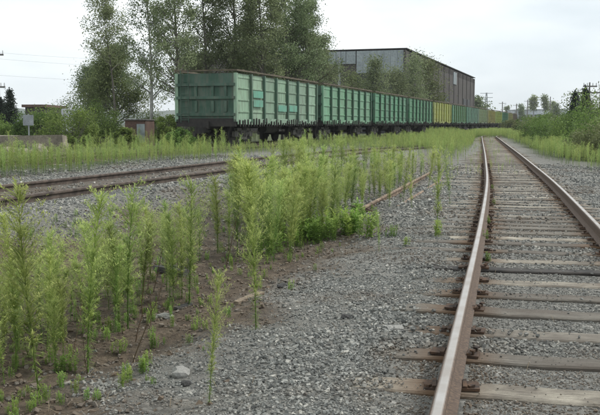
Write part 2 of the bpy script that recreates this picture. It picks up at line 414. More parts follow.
while True:
    y = float(np.interp(s, SS, YY))
    if y > 112: break
    x = float(np.interp(y, YY, XM)); a = math.atan(float(np.interp(y, YY, SL)))
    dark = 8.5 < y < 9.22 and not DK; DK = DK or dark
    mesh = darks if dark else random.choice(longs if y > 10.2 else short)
    z = -.190 + random.uniform(-.012, .006)
    rz = -a + random.uniform(-.018, .018); sh = random.uniform(-.09, .07)
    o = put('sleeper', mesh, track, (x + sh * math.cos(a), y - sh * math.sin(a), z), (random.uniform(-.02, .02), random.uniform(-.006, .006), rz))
    if dark: o['label'] = 'longer near-black sleeper'
    SLP.append((s, z))
    if y < 34:
        for sgn in (-1, 1):
            if random.random() < .12: continue
            p = put('tie_plate', random.choice(plates), o, (sgn * .8 - sh, 0, .0), (0, random.uniform(-.03, .03), random.uniform(-.09, .09)))
    s += random.uniform(.70, .77) if y < 11 else random.uniform(.54, .64); k += 1
SLS = np.array([a for a, b in SLP])

mt = tag(empty('railway_track'), 'low side track with rusty rails crossing the gravel on the left, half sunk in dirt', 'railway track')
sel = (YY >= 4) & (YY <= 71); mx_, my = MTM[sel], YY[sel]; sl = MT_S[sel]; nn = np.sqrt(1 + sl ** 2); mz = MTZ(my)
for sgn in (-1, 1):
    put('rail', rail_mesh('rail', np.stack([mx_ + sgn * .8 / nn, my - sgn * .8 * sl / nn, mz], 1), M['dullrail']), mt)
y = 6.0
while y < 60:
    a = math.atan(float(np.interp(y, YY, MT_S)))
    put('sleeper', random.choice(short), mt, (float(xmid(y)) + random.uniform(-.05, .05), y, float(MTZ(y)) - .2 + random.uniform(-.02, .004)), (0, 0, -a + random.uniform(-.02, .02)))
    y += random.uniform(.54, .64)
# track the wagons stand on
tt = tag(empty('railway_track'), 'track under the standing wagons, mostly hidden in tall weeds', 'railway track')
for sgn in (-1, 1):
    pts = [T0 + TD * d + TN * (sgn * .8) + Vector((0, 0, .33 if d < -1 else .4)) for d in np.arange(-22, 230, 4)]
    put('rail', rail_mesh('rail', [tuple(p) for p in pts], M['dullrail']), tt)
for i in range(36):
    p = T0 + TD * (-20 + i * .6 * 1.5); put('sleeper', random.choice(short), tt, (p.x, p.y, .15), (0, 0, -TH + random.uniform(-.02, .02)))
# leftover turnout rails between the tracks
def bit(name, p0, p1, lab, mat):
    pts = np.linspace(p0, p1, 12); return tag(put(name, rail_mesh(name, pts, mat)), lab, 'loose rail')
bit('old_rail', (.75, 14.4, -.17), (4.2, 27.3, -.12), 'long rusty leftover rail lying in gravel between the two tracks', M['rustrail'])
bit('old_rail', (1.95, 16.9, -.225), (4.05, 24.4, -.19), 'shorter rusty rail lying just right of the long leftover rail', M['rustrail'])

# ------------------------------------------------------------------ gravel stones
CUBE = np.array([(-1, -1, -1), (1, -1, -1), (1, 1, -1), (-1, 1, -1), (-1, -1, 1), (1, -1, 1), (1, 1, 1), (-1, 1, 1)], float)
CF = np.array([(0, 3, 2, 1), (4, 5, 6, 7), (0, 1, 5, 4), (1, 2, 6, 5), (2, 3, 7, 6), (3, 0, 4, 7)])
CT = np.concatenate([CF[:, [0, 1, 2]], CF[:, [0, 2, 3]]])
def stones(x, y, z, size, dirt, bright=None):
    n = len(x); V = CUBE[None] * rng.uniform(.45, 1.0, (n, 8, 3)) 
    V *= rng.uniform([.65, .6, .45], [1.2, .95, .8], (n, 3))[:, None, :] * size[:, None, None] * .5
    q = rng.normal(size=(n, 4)); q[:, 1:3] *= .28; q /= np.linalg.norm(q, axis=1)[:, None]; w, a, b, c = q.T
    Rm = np.stack([1 - 2 * (b * b + c * c), 2 * (a * b - c * w), 2 * (a * c + b * w), 2 * (a * b + c * w), 1 - 2 * (a * a + c * c), 2 * (b * c - a * w),
                   2 * (a * c - b * w), 2 * (b * c + a * w), 1 - 2 * (a * a + b * b)], -1).reshape(n, 3, 3)
    V = np.einsum('nij,nkj->nki', Rm, V) + np.stack([x, y, z], -1)[:, None, :]
    F = (CT[None] + (np.arange(n) * 8)[:, None, None]).reshape(-1, 3)
    r = rng.beta(1.3, 1.9, n) if bright is None else bright
    return V.reshape(-1, 3), F, np.repeat(r, 8), np.repeat(dirt, 8)
XS, YS, SZ = [], [], []
for y0, y1, dens, sa, sb in ((3.2, 6, 3000, .009, .040), (6, 9, 1500, .014, .048), (9, 14, 560, .022, .058), (14, 22, 170, .04, .075), (22, 34, 55, .05, .095)):
    xa, xb = -.42 * y1 - .4, .42 * y1 + .4; n = int((xb - xa) * (y1 - y0) * dens)
    x = rng.uniform(xa, xb, n); y = rng.uniform(y0, y1, n); keep = np.abs(x) < .41 * y + .5
    x, y = x[keep], y[keep]; XS.append(x); YS.append(y); SZ.append((sa + (sb - sa) * rng.beta(1.1, 3.2, len(x))) * (.6 + .75 * vnoise(x * 1.3 + 31, y * 1.3)))
x = np.concatenate(XS); y = np.concatenate(YS); sz = np.concatenate(SZ)
dw = dirt_w(x, y); gw = grass_w(x, y); keep = (rng.random(len(x)) > dw * .985) & (rng.random(len(x)) > gw * .95)
s_, t_ = frame(x, y)
near = np.abs(SLS[np.clip(np.searchsorted(SLS, s_), 1, len(SLS) - 1)] - s_); near2 = np.abs(SLS[np.clip(np.searchsorted(SLS, s_) - 1, 0, len(SLS) - 1)] - s_)
ns = np.minimum(near, near2); lend = np.where(y > 10.2, 1.9, 1.42)
onsl = (ns < .125) & (t_ > -lend) & (t_ < 1.45)
cover = smooth(-lend + .45, -lend, t_) * .65 + .03 + .15 * (fbm(x * 1.7 + 5, y * 1.7, 2) > .66)
keep &= ~(onsl & (rng.random(len(x)) > cover)); keep &= np.abs(np.abs(t_) - .8) > .10
dmid = np.abs(np.abs((x - xmid(y)) / 1.047) - .8); keep &= dmid > .11
x, y, sz, dw, t_, onsl = x[keep], y[keep], sz[keep], dw[keep], t_[keep], onsl[keep]
z = ground_z(x, y) + sz * .12
z = np.where(onsl, np.maximum(z, -.188), z)
dirt = np.clip(.75 * smooth(.52, .68, fbm(x * .7 + 50, y * .7)) * rng.random(len(x)) + dw * .55 * rng.random(len(x)) + .65 * np.exp(-((np.abs(t_) - .8) / .22) ** 2) * rng.random(len(x)) + .25 * (np.abs(t_) < .8) * rng.random(len(x)), 0, .9)
V, F, a1, a2 = stones(x, y, z, sz, dirt, np.clip(rng.beta(1.5, 2.0, len(x)) * (.72 + .5 * fbm(x * .9 + 2, y * .9)), 0, 1))
tag(put('gravel', npmesh('gravel', V, F, M['stone'], dict(rnd=a1, dirt=a2))), 'loose grey crushed stone ballast spread over and around the tracks', 'gravel', kind='stuff')
# clods and dry litter on the bare dirt
n = 26000; x = rng.uniform(-5, 2.5, n); y = 3.4 + 11 * rng.random(n) ** 1.5; dw = dirt_w(x, y); k = rng.random(n) < dw; x, y = x[k], y[k]; sz = .010 + .075 * rng.beta(1, 5, len(x))
V, F, a1, a2 = stones(x, y, ground_z(x, y) + sz * .1, sz, rng.uniform(.55, 1, len(x)))
tag(put('soil_clods', npmesh('soil_clods', V, F, M['stone'], dict(rnd=a1 * .7, dirt=a2))), 'brown crumbs of dry soil on the bare dirt beside the weeds', 'soil', kind='stuff')
def blades(px, py, pz, ln, wd, ang, pit):
    """flat tapering strips: base, middle, tip"""
    d = np.stack([np.cos(ang) * np.cos(pit), np.sin(ang) * np.cos(pit), np.sin(pit)], -1); sd = np.stack([-np.sin(ang), np.cos(ang), 0 * ang], -1)
    b = np.stack([px, py, pz], -1); m = b + d * ln[:, None] * .5; m[:, 2] += ln * .05
    tp = b + d * ln[:, None]; tp[:, 2] -= ln * .06
    w = wd[:, None] / 2
    V = np.stack([b - sd * w * .6, b + sd * w * .6, m + sd * w, m - sd * w, tp], 1)
    o = (np.arange(len(px)) * 5)[:, None]
    return V.reshape(-1, 3), o + np.array([[0, 1, 2, 3]]), o + np.array([[3, 2, 4]])
n = 9000; x = rng.uniform(-5, 3.6, n); y = 3.4 + 12 * rng.random(n) ** 1.4; dw = dirt_w(x, y); k = rng.random(n) < dw * .75 + .10; x, y = x[k], y[k]; n = len(x)
V, Q, T3 = blades(x, y, ground_z(x, y) + .008, rng.uniform(.04, .22, n), rng.uniform(.002, .005, n), rng.uniform(0, 6.28, n), rng.uniform(-.05, .22, n))
M['straw'] = leafmat('dry_straw', (.12, .085, .05), (.36, .30, .20), .1)
tag(put('dry_straw', npmesh('dry_straw', V, [Q, T3], M['straw'], dict(tint=np.repeat(rng.random(n), 5)))), 'bleached straw and dead stalks scattered over brown dirt', 'straw', kind='stuff')

# ------------------------------------------------------------------ weeds
def weed_mesh(name, h, seed, full=1.0, lod=1.0, mat='weed'):
    g = np.random.default_rng(seed); P = []; Q = []; T = []; TI = []; off = 0
    lean = g.uniform(-.07, .07, 2); cz = lambda u: np.stack([lean[0] * h * u ** 2, lean[1] * h * u ** 2, h * u], -1)
    # stem
    us = np.linspace(0, 1, 7); c = cz(us); rad = .0042 * (1 - us * .8) * (h / 1.0) ** .5
    for j in range(7):
        for i in range(4): a = math.pi / 2 * i; P.append((c[j, 0] + math.cos(a) * rad[j], c[j, 1] + math.sin(a) * rad[j], c[j, 2] - .03 * (j == 0))); TI.append(.15 + .25 * us[j])
    for j in range(6):
        for i in range(4): Q.append((j * 4 + i, j * 4 + (i + 1) % 4, j * 4 + 4 + (i + 1) % 4, j * 4 + 4 + i))
    V = [np.array(P)]; Q = [np.array(Q)]; off = 28; TI = [np.array(TI)]; T = []
    def add(bx, by, bz, ln, wd, an, pi_, ti):
        nonlocal off
        v, q, t = blades(bx, by, bz, ln, wd, an, pi_); V.append(v); Q.append(q + off); T.append(t + off); off += len(v); TI.append(np.repeat(ti, 5))
    n = int(290 * h * lod * full); u = g.uniform(.03, 1.0, n) ** 1.1; c = cz(u); fs = 1 / lod ** .5
    up = smooth(.08, .45, u) * (1 - .35 * smooth(.8, 1, u))
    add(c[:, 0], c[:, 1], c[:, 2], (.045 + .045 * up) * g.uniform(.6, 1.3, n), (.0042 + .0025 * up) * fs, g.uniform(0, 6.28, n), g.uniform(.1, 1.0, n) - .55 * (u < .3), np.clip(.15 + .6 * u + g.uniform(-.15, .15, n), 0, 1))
    # flowering side branches with many tiny leaves and buds
    nb = int(86 * full * (.6 + .4 * h) * (1 if lod == 1 else .7)); u = g.uniform(.22, .99, nb) ** .9; c = cz(u); an = g.uniform(0, 6.28, nb); pit = g.uniform(.55, 1.1, nb)
    bl = (.06 + .15 * smooth(.3, .6, u) * (1 - .7 * smooth(.72, 1, u))) * g.uniform(.7, 1.25, nb) * (.6 + .4 * h)
    add(c[:, 0], c[:, 1], c[:, 2], bl, np.full(nb, .003) * fs, an, pit, np.full(nb, .45))
    m = max(4, int(24 * lod)); f = g.uniform(.15, 1.05, (nb, m))
    bx = c[:, 0, None] + np.cos(an)[:, None] * np.cos(pit)[:, None] * bl[:, None] * f; by = c[:, 1, None] + np.sin(an)[:, None] * np.cos(pit)[:, None] * bl[:, None] * f
    bz = c[:, 2, None] + np.sin(pit)[:, None] * bl[:, None] * f
    N_ = nb * m; r = lambda a, b: g.uniform(a, b, N_)
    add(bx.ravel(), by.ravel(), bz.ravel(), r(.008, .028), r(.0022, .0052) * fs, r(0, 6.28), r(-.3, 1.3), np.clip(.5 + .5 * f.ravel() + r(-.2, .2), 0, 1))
    return npmesh(name, np.concatenate(V), [np.concatenate(Q), np.concatenate(T)], M[mat], dict(tint=np.concatenate(TI)))
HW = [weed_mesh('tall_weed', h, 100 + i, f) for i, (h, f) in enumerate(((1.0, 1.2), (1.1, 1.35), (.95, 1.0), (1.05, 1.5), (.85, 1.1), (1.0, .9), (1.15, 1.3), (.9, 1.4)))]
def young_mesh(name, h, seed):
    g = np.random.default_rng(seed); V = []; Q = []; T = []; TI = []; off = 0
    for sx in range(7):
        ox, oy = g.normal(0, .05, 2); n = 34; u = g.uniform(.05, 1, n); hh = h * g.uniform(.6, 1)
        v, q, t = blades(ox + g.normal(0, .006, n), oy + g.normal(0, .006, n), u * hh, g.uniform(.03, .075, n), g.uniform(.009, .016, n), g.uniform(0, 6.28, n), g.uniform(.1, .9, n))
        V.append(v); Q.append(q + off); T.append(t + off); off += len(v); TI.append(np.repeat(np.clip(u * .6 + g.uniform(0, .4, n), 0, 1), 5))
        v, q, t = blades(np.array([ox]), np.array([oy]), np.array([-.02]), np.array([hh * 1.05]), np.array([.007]), np.array([.5]), np.array([1.5]))
        V.append(v); Q.append(q + off); T.append(t + off); off += 5; TI.append(np.full(5, .3))
    return npmesh(name, np.concatenate(V), [np.concatenate(Q), np.concatenate(T)], M['weedlow'], dict(tint=np.concatenate(TI)))
YW = [young_mesh('young_weed', .35, 300 + i) for i in range(3)]
def ray(px, py, z):
    """ground point of a photograph pixel (600 x 415) at height z"""
    p = R(PITCH); u = (px - 300) / 850; v = (207.5 - py) / 850
    dy = math.cos(p) + v * math.sin(p); dz = -math.sin(p) + v * math.cos(p); k = (z - 1.4) / dz; return u * k, dy * k
def groundpx(px, py):
    z = -.25
    for _ in range(6): x, y = ray(px, py, z); z = float(ground_z(x, y))
    return x, y, z
NW = 0
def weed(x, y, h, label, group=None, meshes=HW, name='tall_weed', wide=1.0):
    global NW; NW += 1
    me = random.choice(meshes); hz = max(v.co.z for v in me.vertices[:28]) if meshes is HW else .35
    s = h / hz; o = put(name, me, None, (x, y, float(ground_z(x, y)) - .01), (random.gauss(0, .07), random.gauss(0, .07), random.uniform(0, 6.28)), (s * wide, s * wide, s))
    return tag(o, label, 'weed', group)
# single plants that stand out
for px, pb, pt, lab, w in (
    (209, 405, 276, 'short pale weed standing alone on the gravel in the foreground', .9),
    (256, 330, 195, 'slim single weed on the gravel with a small dark stone beside it', 1.0),
    (40, 398, 186, 'tall weed at the front left corner with roots at the dirt edge', 1.3),
    (88, 372, 196, 'tall weed in the left foreground second from the corner', 1.3),
    (128, 330, 186, 'tall bushy weed in the left foreground behind the bare dirt', 1.3),
    (16, 372, 215, 'pale weed cut by the left edge of the picture', 1.3),
    (189, 306, 180, 'upright weed with thick dark lower stem near the dirt patch', 1.2),
    (437, 234, 150, 'tall green weed beside the left ends of the sleepers', 1.2),
    (450, 204, 148, 'second tall weed beside the sleeper ends, further along the track', 1.2),
    (379, 252, 212, 'thin small weed alone on the gravel left of the sleepers', .9),
    (428, 190, 152, 'weed growing at the far end of the leftover rail', 1.0),
    (290, 262, 176, 'tall weed standing forward in the middle of the weed band', 1.2)):
    x, y, z = groundpx(px, pb); xt, yt = 0, 0
    p = R(PITCH); v = (207.5 - pt) / 850; dz = -math.sin(p) + v * math.cos(p); dy = math.cos(p) + v * math.sin(p); h = 1.4 + y * dz / dy - z
    weed(x, y, max(h, .3), lab, None, wide=w)
# the dense band between the dirt and the middle track
cand = []
for _ in range(6000):
    y = random.uniform(5.3, 27); x = random.uniform(-.44 * y, .2 * y)
    dm = x - float(xmain(y)); dt = x - float(xmid(y))
    edge = -3.0 - .8 * (random.random() ** 2) - .55 * float(smooth(12, 8, y))
    if y > 15 and random.random() < .22: edge = -1.9 - .8 * random.random()
    lo = 3.2 if y < 9 else 2.3
    if 14 < y < 17: edge -= .1
    if dm > edge or dt < lo: continue
    if vnoise(x * 1.1 + 3, y * 1.1) < (.12 if 300 + 850 * x / y < 120 else .29): continue
    if y > 15 and dt > 4.4 and random.random() < .6: continue
    if dt < 3.9 and 300 + 850 * x / y < 235: continue
    if any((x - a) ** 2 + (y - b) ** 2 < (.15 if y < 7 else .19) ** 2 for a, b in cand): continue
    cand.append((x, y))
random.shuffle(cand); cand = cand[:278]; cand.sort(key=lambda c: c[1])
for x, y in cand:
    far = y > 14
    px = 300 + 850 * x / y; q = random.random() ** 1.3; h = (.48 + .42 * q if px < 130 else .6 + .36 * q if px < 200 else .78 + .42 * q) if y < 14 else .55 + .42 * q
    big = h > (.66 if px < 130 else .75 if px < 200 else .95) if y < 14 else h > .75
    row = 'front' if y < 6.3 else 'second' if y < 8 else 'middle' if y < 10.5 else 'back' if y < 14 else 'far' if y < 19 else 'farthest'
    col_ = 'at the left edge of the photo' if px < 60 else 'before the left end of the side track' if px < 130 else 'behind the bare dirt' if px < 210 else 'below the nearest wagon' if px < 290 else 'left of the leftover rail' if px < 365 else 'around the leftover rail'
    lab = '%s weed in the %s row, %s' % ('taller' if big else 'shorter', row, col_); gr = '%s weeds, %s row, %s' % ('taller' if big else 'shorter', row, col_)
    weed(x, y, h, lab, gr, wide=random.uniform(1.05, 1.5))
YS = [(random.uniform(262, 384), 0, random.uniform(.18, .42)) for _ in range(30)]; YS = [(a, 250 - (a - 290) * .24 - random.uniform(0, 16), c) for a, b_, c in YS]
for i, (px, py, h) in enumerate(tuple(YS) + ((302, 238, .34), (318, 243, .42), (330, 240, .36), (342, 236, .45), (352, 232, .38), (362, 238, .40), (371, 228, .34), (436, 236, .26), (310, 230, .4), (335, 228, .4), (488, 262, .14), (486, 240, .16), (490, 225, .16), (494, 205, .14), (492, 190, .15), (392, 236, .2), (405, 246, .14), (120, 352, .12), (60, 372, .13))):
    x, y, z = groundpx(px, py)
    inner = px > 480
    weed(x, y, h, 'little green tuft growing on the gravel beside the near rail' if inner else 'low bright green young weed at the foot of the tall ones',
         'tufts beside the near rail' if inner else 'young weeds on the gravel', YW, 'young_weed', 1.0 if inner else 1.5)

def stalk_mesh(h, seed):
    g = np.random.default_rng(seed); b = MB(); p = [(0, 0, -.02)]
    for k in range(5): p.append((p[-1][0] + g.normal(0, .012), p[-1][1] + g.normal(0, .012), p[-1][2] + h / 5))
    b.path(p, [.005, .0045, .004, .0035, .003, .001], 5)
    for k in range(9): q = Vector(p[2 + k % 4]); d = Vector(g.normal(0, .05, 3)); d.z = abs(d.z) + .05; b.path([q, q + d], [.0018, .0008], 3)
    me = b.mesh('dead_stalk', M['straw']); return me
DS = [stalk_mesh(.7, i) for i in range(4)]
for i in range(16):
    x, y, z = groundpx(random.uniform(20, 330), 0) if False else groundpx(*random.choice(((60, 385), (110, 360), (150, 322), (175, 305), (205, 290), (240, 276), (20, 350), (75, 345), (130, 312), (165, 290))))
    x += random.uniform(-.25, .2); y += random.uniform(-.1, .9)
    tag(put('dead_stalk', DS[i % 4], None, (x, y, float(ground_z(x, y))), (random.uniform(-.5, .5), random.uniform(-.5, .5), random.uniform(0, 6)), random.uniform(.5, 1.1)), 'thin leafless dead stalk leaning among the weeds above the bare dirt', 'dead stalk', 'dead stalks among the weeds')
# ---- weed fields too dense to count (instances)
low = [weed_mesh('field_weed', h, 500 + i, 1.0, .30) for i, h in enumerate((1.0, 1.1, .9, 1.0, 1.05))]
wc = bpy.data.collections.new('weed_variants')
for me in low: wc.objects.link(bpy.data.objects.new('field_weed', me))
yc = bpy.data.collections.new('seedling_variants')
for me in YW: yc.objects.link(bpy.data.objects.new('seedling', me))
def field(name, pts, label, cat, hs, wc=wc):
    pts = np.asarray(pts); n = len(pts); me = bpy.data.meshes.new(name); me.vertices.add(n)
    co = np.stack([pts[:, 0], pts[:, 1], ground_z(pts[:, 0], pts[:, 1])], 1); me.vertices.foreach_set('co', co.astype(np.float32).ravel())
    for k, a in (('hs', hs), ('rz', rng.uniform(0, 6.28, n))):
        at = me.attributes.new(k, 'FLOAT', 'POINT'); at.data.foreach_set('value', np.asarray(a, np.float32))
    o = put(name, me); g = bpy.data.node_groups.new(name, 'GeometryNodeTree')
    g.interface.new_socket('Geometry', in_out='INPUT', socket_type='NodeSocketGeometry'); g.interface.new_socket('Geometry', in_out='OUTPUT', socket_type='NodeSocketGeometry')
    gi = g.nodes.new('NodeGroupInput'); go = g.nodes.new('NodeGroupOutput'); ip = g.nodes.new('GeometryNodeInstanceOnPoints')
    ci = g.nodes.new('GeometryNodeCollectionInfo'); ci.inputs['Collection'].default_value = wc; ci.inputs['Separate Children'].default_value = True; ci.inputs['Reset Children'].default_value = True
    mp_ = g.nodes.new('GeometryNodeMeshToPoints')
    def na(nm): x = g.nodes.new('GeometryNodeInputNamedAttribute'); x.data_type = 'FLOAT'; x.inputs['Name'].default_value = nm; return x.outputs[0]
    cx = g.nodes.new('ShaderNodeCombineXYZ'); g.links.new(na('rz'), cx.inputs[2])
    g.links.new(gi.outputs[0], ip.inputs['Points']); g.links.new(ci.outputs[0], ip.inputs['Instance'])
    ip.inputs['Pick Instance'].default_value = True
    g.links.new(cx.outputs[0], ip.inputs['Rotation']); g.links.new(na('hs'), ip.inputs['Scale']); g.links.new(ip.outputs[0], go.inputs[0])
    g.nodes.remove(mp_)
    md = o.modifiers.new('scatter', 'NODES'); md.node_group = g
    return tag(o, label, cat, kind='stuff')
def scatter(n, y0, y1, fx, pw=1.6):
    y = y0 + (y1 - y0) * rng.random(n) ** pw; u = rng.random(n); a, b = fx(y); x = a + (b - a) * u; return np.stack([x, y], 1)
n = 2600; p = scatter(n, 4.2, 26, lambda y: (-.42 * y - .3, .26 * y), 1.4); dm_ = p[:, 0] - xmain(p[:, 1]); dt_ = p[:, 0] - xmid(p[:, 1])
p = p[(dm_ < -2.9 + rng.normal(0, .15, n)) & (dt_ > 2.0) & (vnoise(p[:, 0] * 1.5, p[:, 1] * 1.5) > .3)]
field('seedlings', p, 'tiny green seedlings and low leaves between the weed stems', 'seedlings', rng.uniform(.10, .36, len(p)), yc)
# between the middle track and the wagons, and on past their near end to the left
p = scatter(5200, 12, 75, lambda y: (np.maximum(xtrain(y) + 2.0, -.5 * y - 4), xmid(y) - 3.6), 1.15)
p = p[(rng.random(len(p)) < .1 + 1.2 * vnoise(p[:, 0] * .6, p[:, 1] * .6)) & (p[:, 0] < xmid(p[:, 1]) - 3.5 - 1.5 * vnoise(p[:, 1] * .6, p[:, 0] * .3))]
p = p[(p[:, 0] > xtrain(p[:, 1]) + 2) | (p[:, 1] < 39)]
field('weed_field', p, 'dense strip of tall weeds between the side track and the wagons', 'weeds', (.22 + .55 * vnoise(p[:, 0] * .7 + 5, p[:, 1] * .7)) * rng.uniform(.6, 1.25, len(p)) * (1 - .35 * smooth(30, 40, p[:, 1])))
p = scatter(4200, 20, 60, lambda y: (-.5 * y - 4, np.minimum(xtrain(y) + 1.5, xmid(y) - 4)), 1.0)
p = p[(p[:, 1] < 38.5) | (p[:, 0] < xtrain(p[:, 1]) - 2.2)]; p = p[p[:, 0] > -.4 * p[:, 1] - 2]
p = p[rng.random(len(p)) < .15 + 1.3 * vnoise(p[:, 0] * .5 + 7, p[:, 1] * .5)]
p = p[~((p[:, 0] < -7.6) & (p[:, 1] > 22) & (p[:, 1] < 43) & (rng.random(len(p)) < .93))]
field('weed_field', p, 'tall weeds growing in front of the bushes left of the wagons', 'weeds', (.3 + .6 * vnoise(p[:, 0] * .6, p[:, 1] * .6)) * rng.uniform(.6, 1.2, len(p)))
p = scatter(9000, 24, 135, lambda y: (np.maximum(xmid(y) - 3.0, xtrain(y) + 2), xmain(y) - 1.5), 1.0)
dn = smooth(26, 50, p[:, 1]) * (.45 + .9 * (vnoise(p[:, 0] * .3 + 8, p[:, 1] * .3))) + .12
ontrk = (np.abs(p[:, 0] - xmid(p[:, 1])) < 1.5) & (p[:, 1] < 44)
p = p[(rng.random(len(p)) < dn) & ~ontrk & (p[:, 0] > xtrain(p[:, 1]) + 2) & (p[:, 0] < xmain(p[:, 1]) - 1.55 - .9 * smooth(60, 35, p[:, 1]) * rng.random(len(p)))]
field('weed_field', p, 'far field of tall weeds between the wagons and the main track', 'weeds', (.3 + .55 * vnoise(p[:, 0] * .4, p[:, 1] * .4)) * rng.uniform(.6, 1.2, len(p)))
p = scatter(14000, 17, 150, lambda y: (xmain(y) + 1.5 + .7 * vnoise(y * .2, 2.2), xmain(y) + 16 + 0 * y), 1.2)
p = p[(rng.random(len(p)) < .5 + .8 * vnoise(p[:, 0] * .3 + 3, p[:, 1] * .3)) & (p[:, 1] > 14 + (xmain(p[:, 1]) * 0))]
p = p[(p[:, 0] - xmain(p[:, 1]) > 1.75 + 2.3 * smooth(38, 20, p[:, 1]))]
field('weed_field', p, 'yellow green weeds along the right side of the main track', 'weeds', (.3 + .7 * vnoise(p[:, 0] * .4, p[:, 1] * .4)) * rng.uniform(.6, 1.2, len(p)))
p = scatter(420, 26, 97, lambda y: (xmain(y) - 1.9, xmain(y) + .3), 1.0); p = p[np.abs(np.abs(p[:, 0] - xmain(p[:, 1])) - .82) > .12]
field('weed_field', p, 'thin low weeds growing between the sleepers far along the main track', 'weeds', rng.uniform(.14, .34, len(p)))
p = scatter(2400, 97, 150, lambda y: (xmain(y) - 3, xmain(y) + 4), 1.0)
field('weed_field', p, 'weeds overgrowing the main track where it bends away', 'weeds', rng.uniform(.5, 1.0, len(p)))

# ------------------------------------------------------------------ wagons
WL, WW, Z0, Z1 = 12.75, 3.13, 1.22, 3.45
def panel_mesh(w, h):
    """pressed side panel, faces -y, with raised ridges"""
    b = MB(); b.box((0, .02, h / 2), (w, .04, h))
    for k in (.17, .43, .69): b.box((0, -.02, h * k), (w * .86, .045, .07)); 
    b.box((0, -.012, h * .93), (w, .028, .10))
    return b.mesh('panel', M['paint'])
NB = 7; BW = (WL - .2) / NB; BH = Z1 - Z0 - .1
MS = {}
MS['panel'] = panel_mesh(BW - .12, BH)
b = MB(); b.box((0, -.045, BH / 2 - .02), (.13, .13, BH + .1)); b.box((0, -.07, -.04), (.16, .10, .16)); MS['rib'] = b.mesh('rib', M['paint'])
b = MB(); b.box((0, 0, BH / 2), (.16, .16, BH + .12)); MS['corner_post'] = b.mesh('corner_post', M['paint'])
b = MB()
b.box((0, -WW / 2 + .04, 0), (WL, .15, .07)); b.box((0, WW / 2 - .04, 0), (WL, .15, .07)); b.box((-WL / 2 + .06, 0, .001), (.16, WW - .18, .07)); b.box((WL / 2 - .06, 0, .001), (.16, WW - .18, .07))
for k in range(46): 
    xx = random.uniform(-WL / 2, WL / 2); b.box((xx, random.choice((-1, 1)) * (WW / 2 - .05), .04), (random.uniform(.1, .5), .12, random.uniform(.02, .05)), jit=.01)
MS['top_rail'] = b.mesh('top_rail', M['toprust'])
b = MB(); b.box((0, 0, BH / 2), (.05, WW - .2, BH)); MS['end_panel'] = b.mesh('end_panel', M['paint'])
b = MB(); b.box((0, 0, 0), (.20, WW - .14, .13)); MS['crossbar'] = b.mesh('crossbar', M['paint'])
b = MB(); b.box((0, 0, 0), (.15, .14, .50)); MS['upright'] = b.mesh('upright', M['paint'])
b = MB(); b.box((0, 0, 0), (WL - .1, WW - .25, .08)); MS['floor'] = b.mesh('floor', M['black'])
b = MB(); b.box((0, 0, .03), (WL, .12, .14)); MS['bottom_beam'] = b.mesh('bottom_beam', M['black'])
b = MB()
for k in range(NB * 2):
    xx = -WL / 2 + .1 + (k + .5) * (WL - .2) / (NB * 2); b.box((xx, -.01, .0), ((WL - .2) / (NB * 2) - .05, .03, random.uniform(.22, .32)), jit=.012)
MS['hatch_door'] = b.mesh('hatch_doors', M['paint'])
b = MB()
for k in range(NB * 5):
    xx = -WL / 2 + .1 + (k + .5) * (WL - .2) / (NB * 5) + random.uniform(-.05, .05); h_ = random.uniform(.16, .42); b.box((xx, -.05, -.22 + h_ / 2), (.085, .06, h_), taper=.75, jit=.01)
MS['hatch_latches'] = b.mesh('hatch_latches', M['black'])
b = MB()
b.box((0, 0, .95), (WL + .3, .42, .34)); 
for k in range(8): b.box((-WL / 2 + .9 + k * 1.57, 0, 1.03), (.14, WW - .3, .22))
for sx in (-1, 1): b.box((sx * (WL / 2 - .06), 0, 1.05), (.12, WW - .1, .34)); b.box((sx * 4.33, 0, .88), (.5, 2.3, .35))
MS['underframe'] = b.mesh('underframe', M['black'])
b = MB(); b.tube((-.9, 0, 0), (.9, 0, 0), .26, k=12); b.box((0, 0, .25), (.5, .2, .2)); b.tube((-1.6, 0, .1), (-.9, 0, 0), .05); b.box((1.4, 0, .1), (.4, .35, .35)); MS['brake_gear'] = b.mesh('brake_gear', M['black'])
b = MB(); b.box((0, 0, 0), (.75, .2, .22)); b.box((.42, .06, 0), (.26, .30, .34)); b.box((.5, -.1, 0), (.16, .1, .3)); MS['coupler'] = b.mesh('coupler', M['black'])
b = MB(); b.tube((-.95, 0, 0), (.95, 0, 0), .08, k=10)
for sy in (-1, 1):
    b.tube((sy * .72, 0, 0), (sy * .86, 0, 0), .475, k=28); b.tube((sy * .69, 0, 0), (sy * .72, 0, 0), .505, k=28); b.tube((sy * .86, 0, 0), (sy * 1.0, 0, 0), .12, k=12)
MS['wheelset'] = b.mesh('wheelset', M['black'], False)
b = MB()
b.box((-.925, 0, .02), (.42, .16, .26)); b.box((.925, 0, .02), (.42, .16, .26))
b.box((0, 0, .24), (1.7, .15, .13)); b.box((0, 0, -.18), (.75, .17, .12))
for sx in (-1, 1): b.path([(sx * .95, 0, .05), (sx * .62, 0, .05), (sx * .35, 0, -.18)], [.08, .07, .07]); b.box((sx * .3, 0, .03), (.1, .15, .4))
for k in range(3): b.tube((-.15 + .15 * k, -.02, -.12), (-.15 + .15 * k, -.02, .18), .055, k=8)
MS['side_frame'] = b.mesh('side_frame', M['dusty'])
b = MB()
for sy in (-.2, .2): b.tube((0, sy, 0), (0, sy, BH + .3), .016, k=6)
for k in range(8): b.tube((0, -.2, .12 + k * .3), (0, .2, .12 + k * .3), .014, k=6)
MS['ladder'] = b.mesh('ladder', M['paint'])
b = MB(); b.box((0, 0, 0), (BW * .74, .012, .42)); MS['patch'] = b.mesh('repainted_patch', M['paint'])
b = MB(); b.box((0, 0, .0), (1.5, .06, .5)); b.box((.0, -.03, .1), (.5, .03, .3)); MS['flap'] = b.mesh('x', M['paint'])
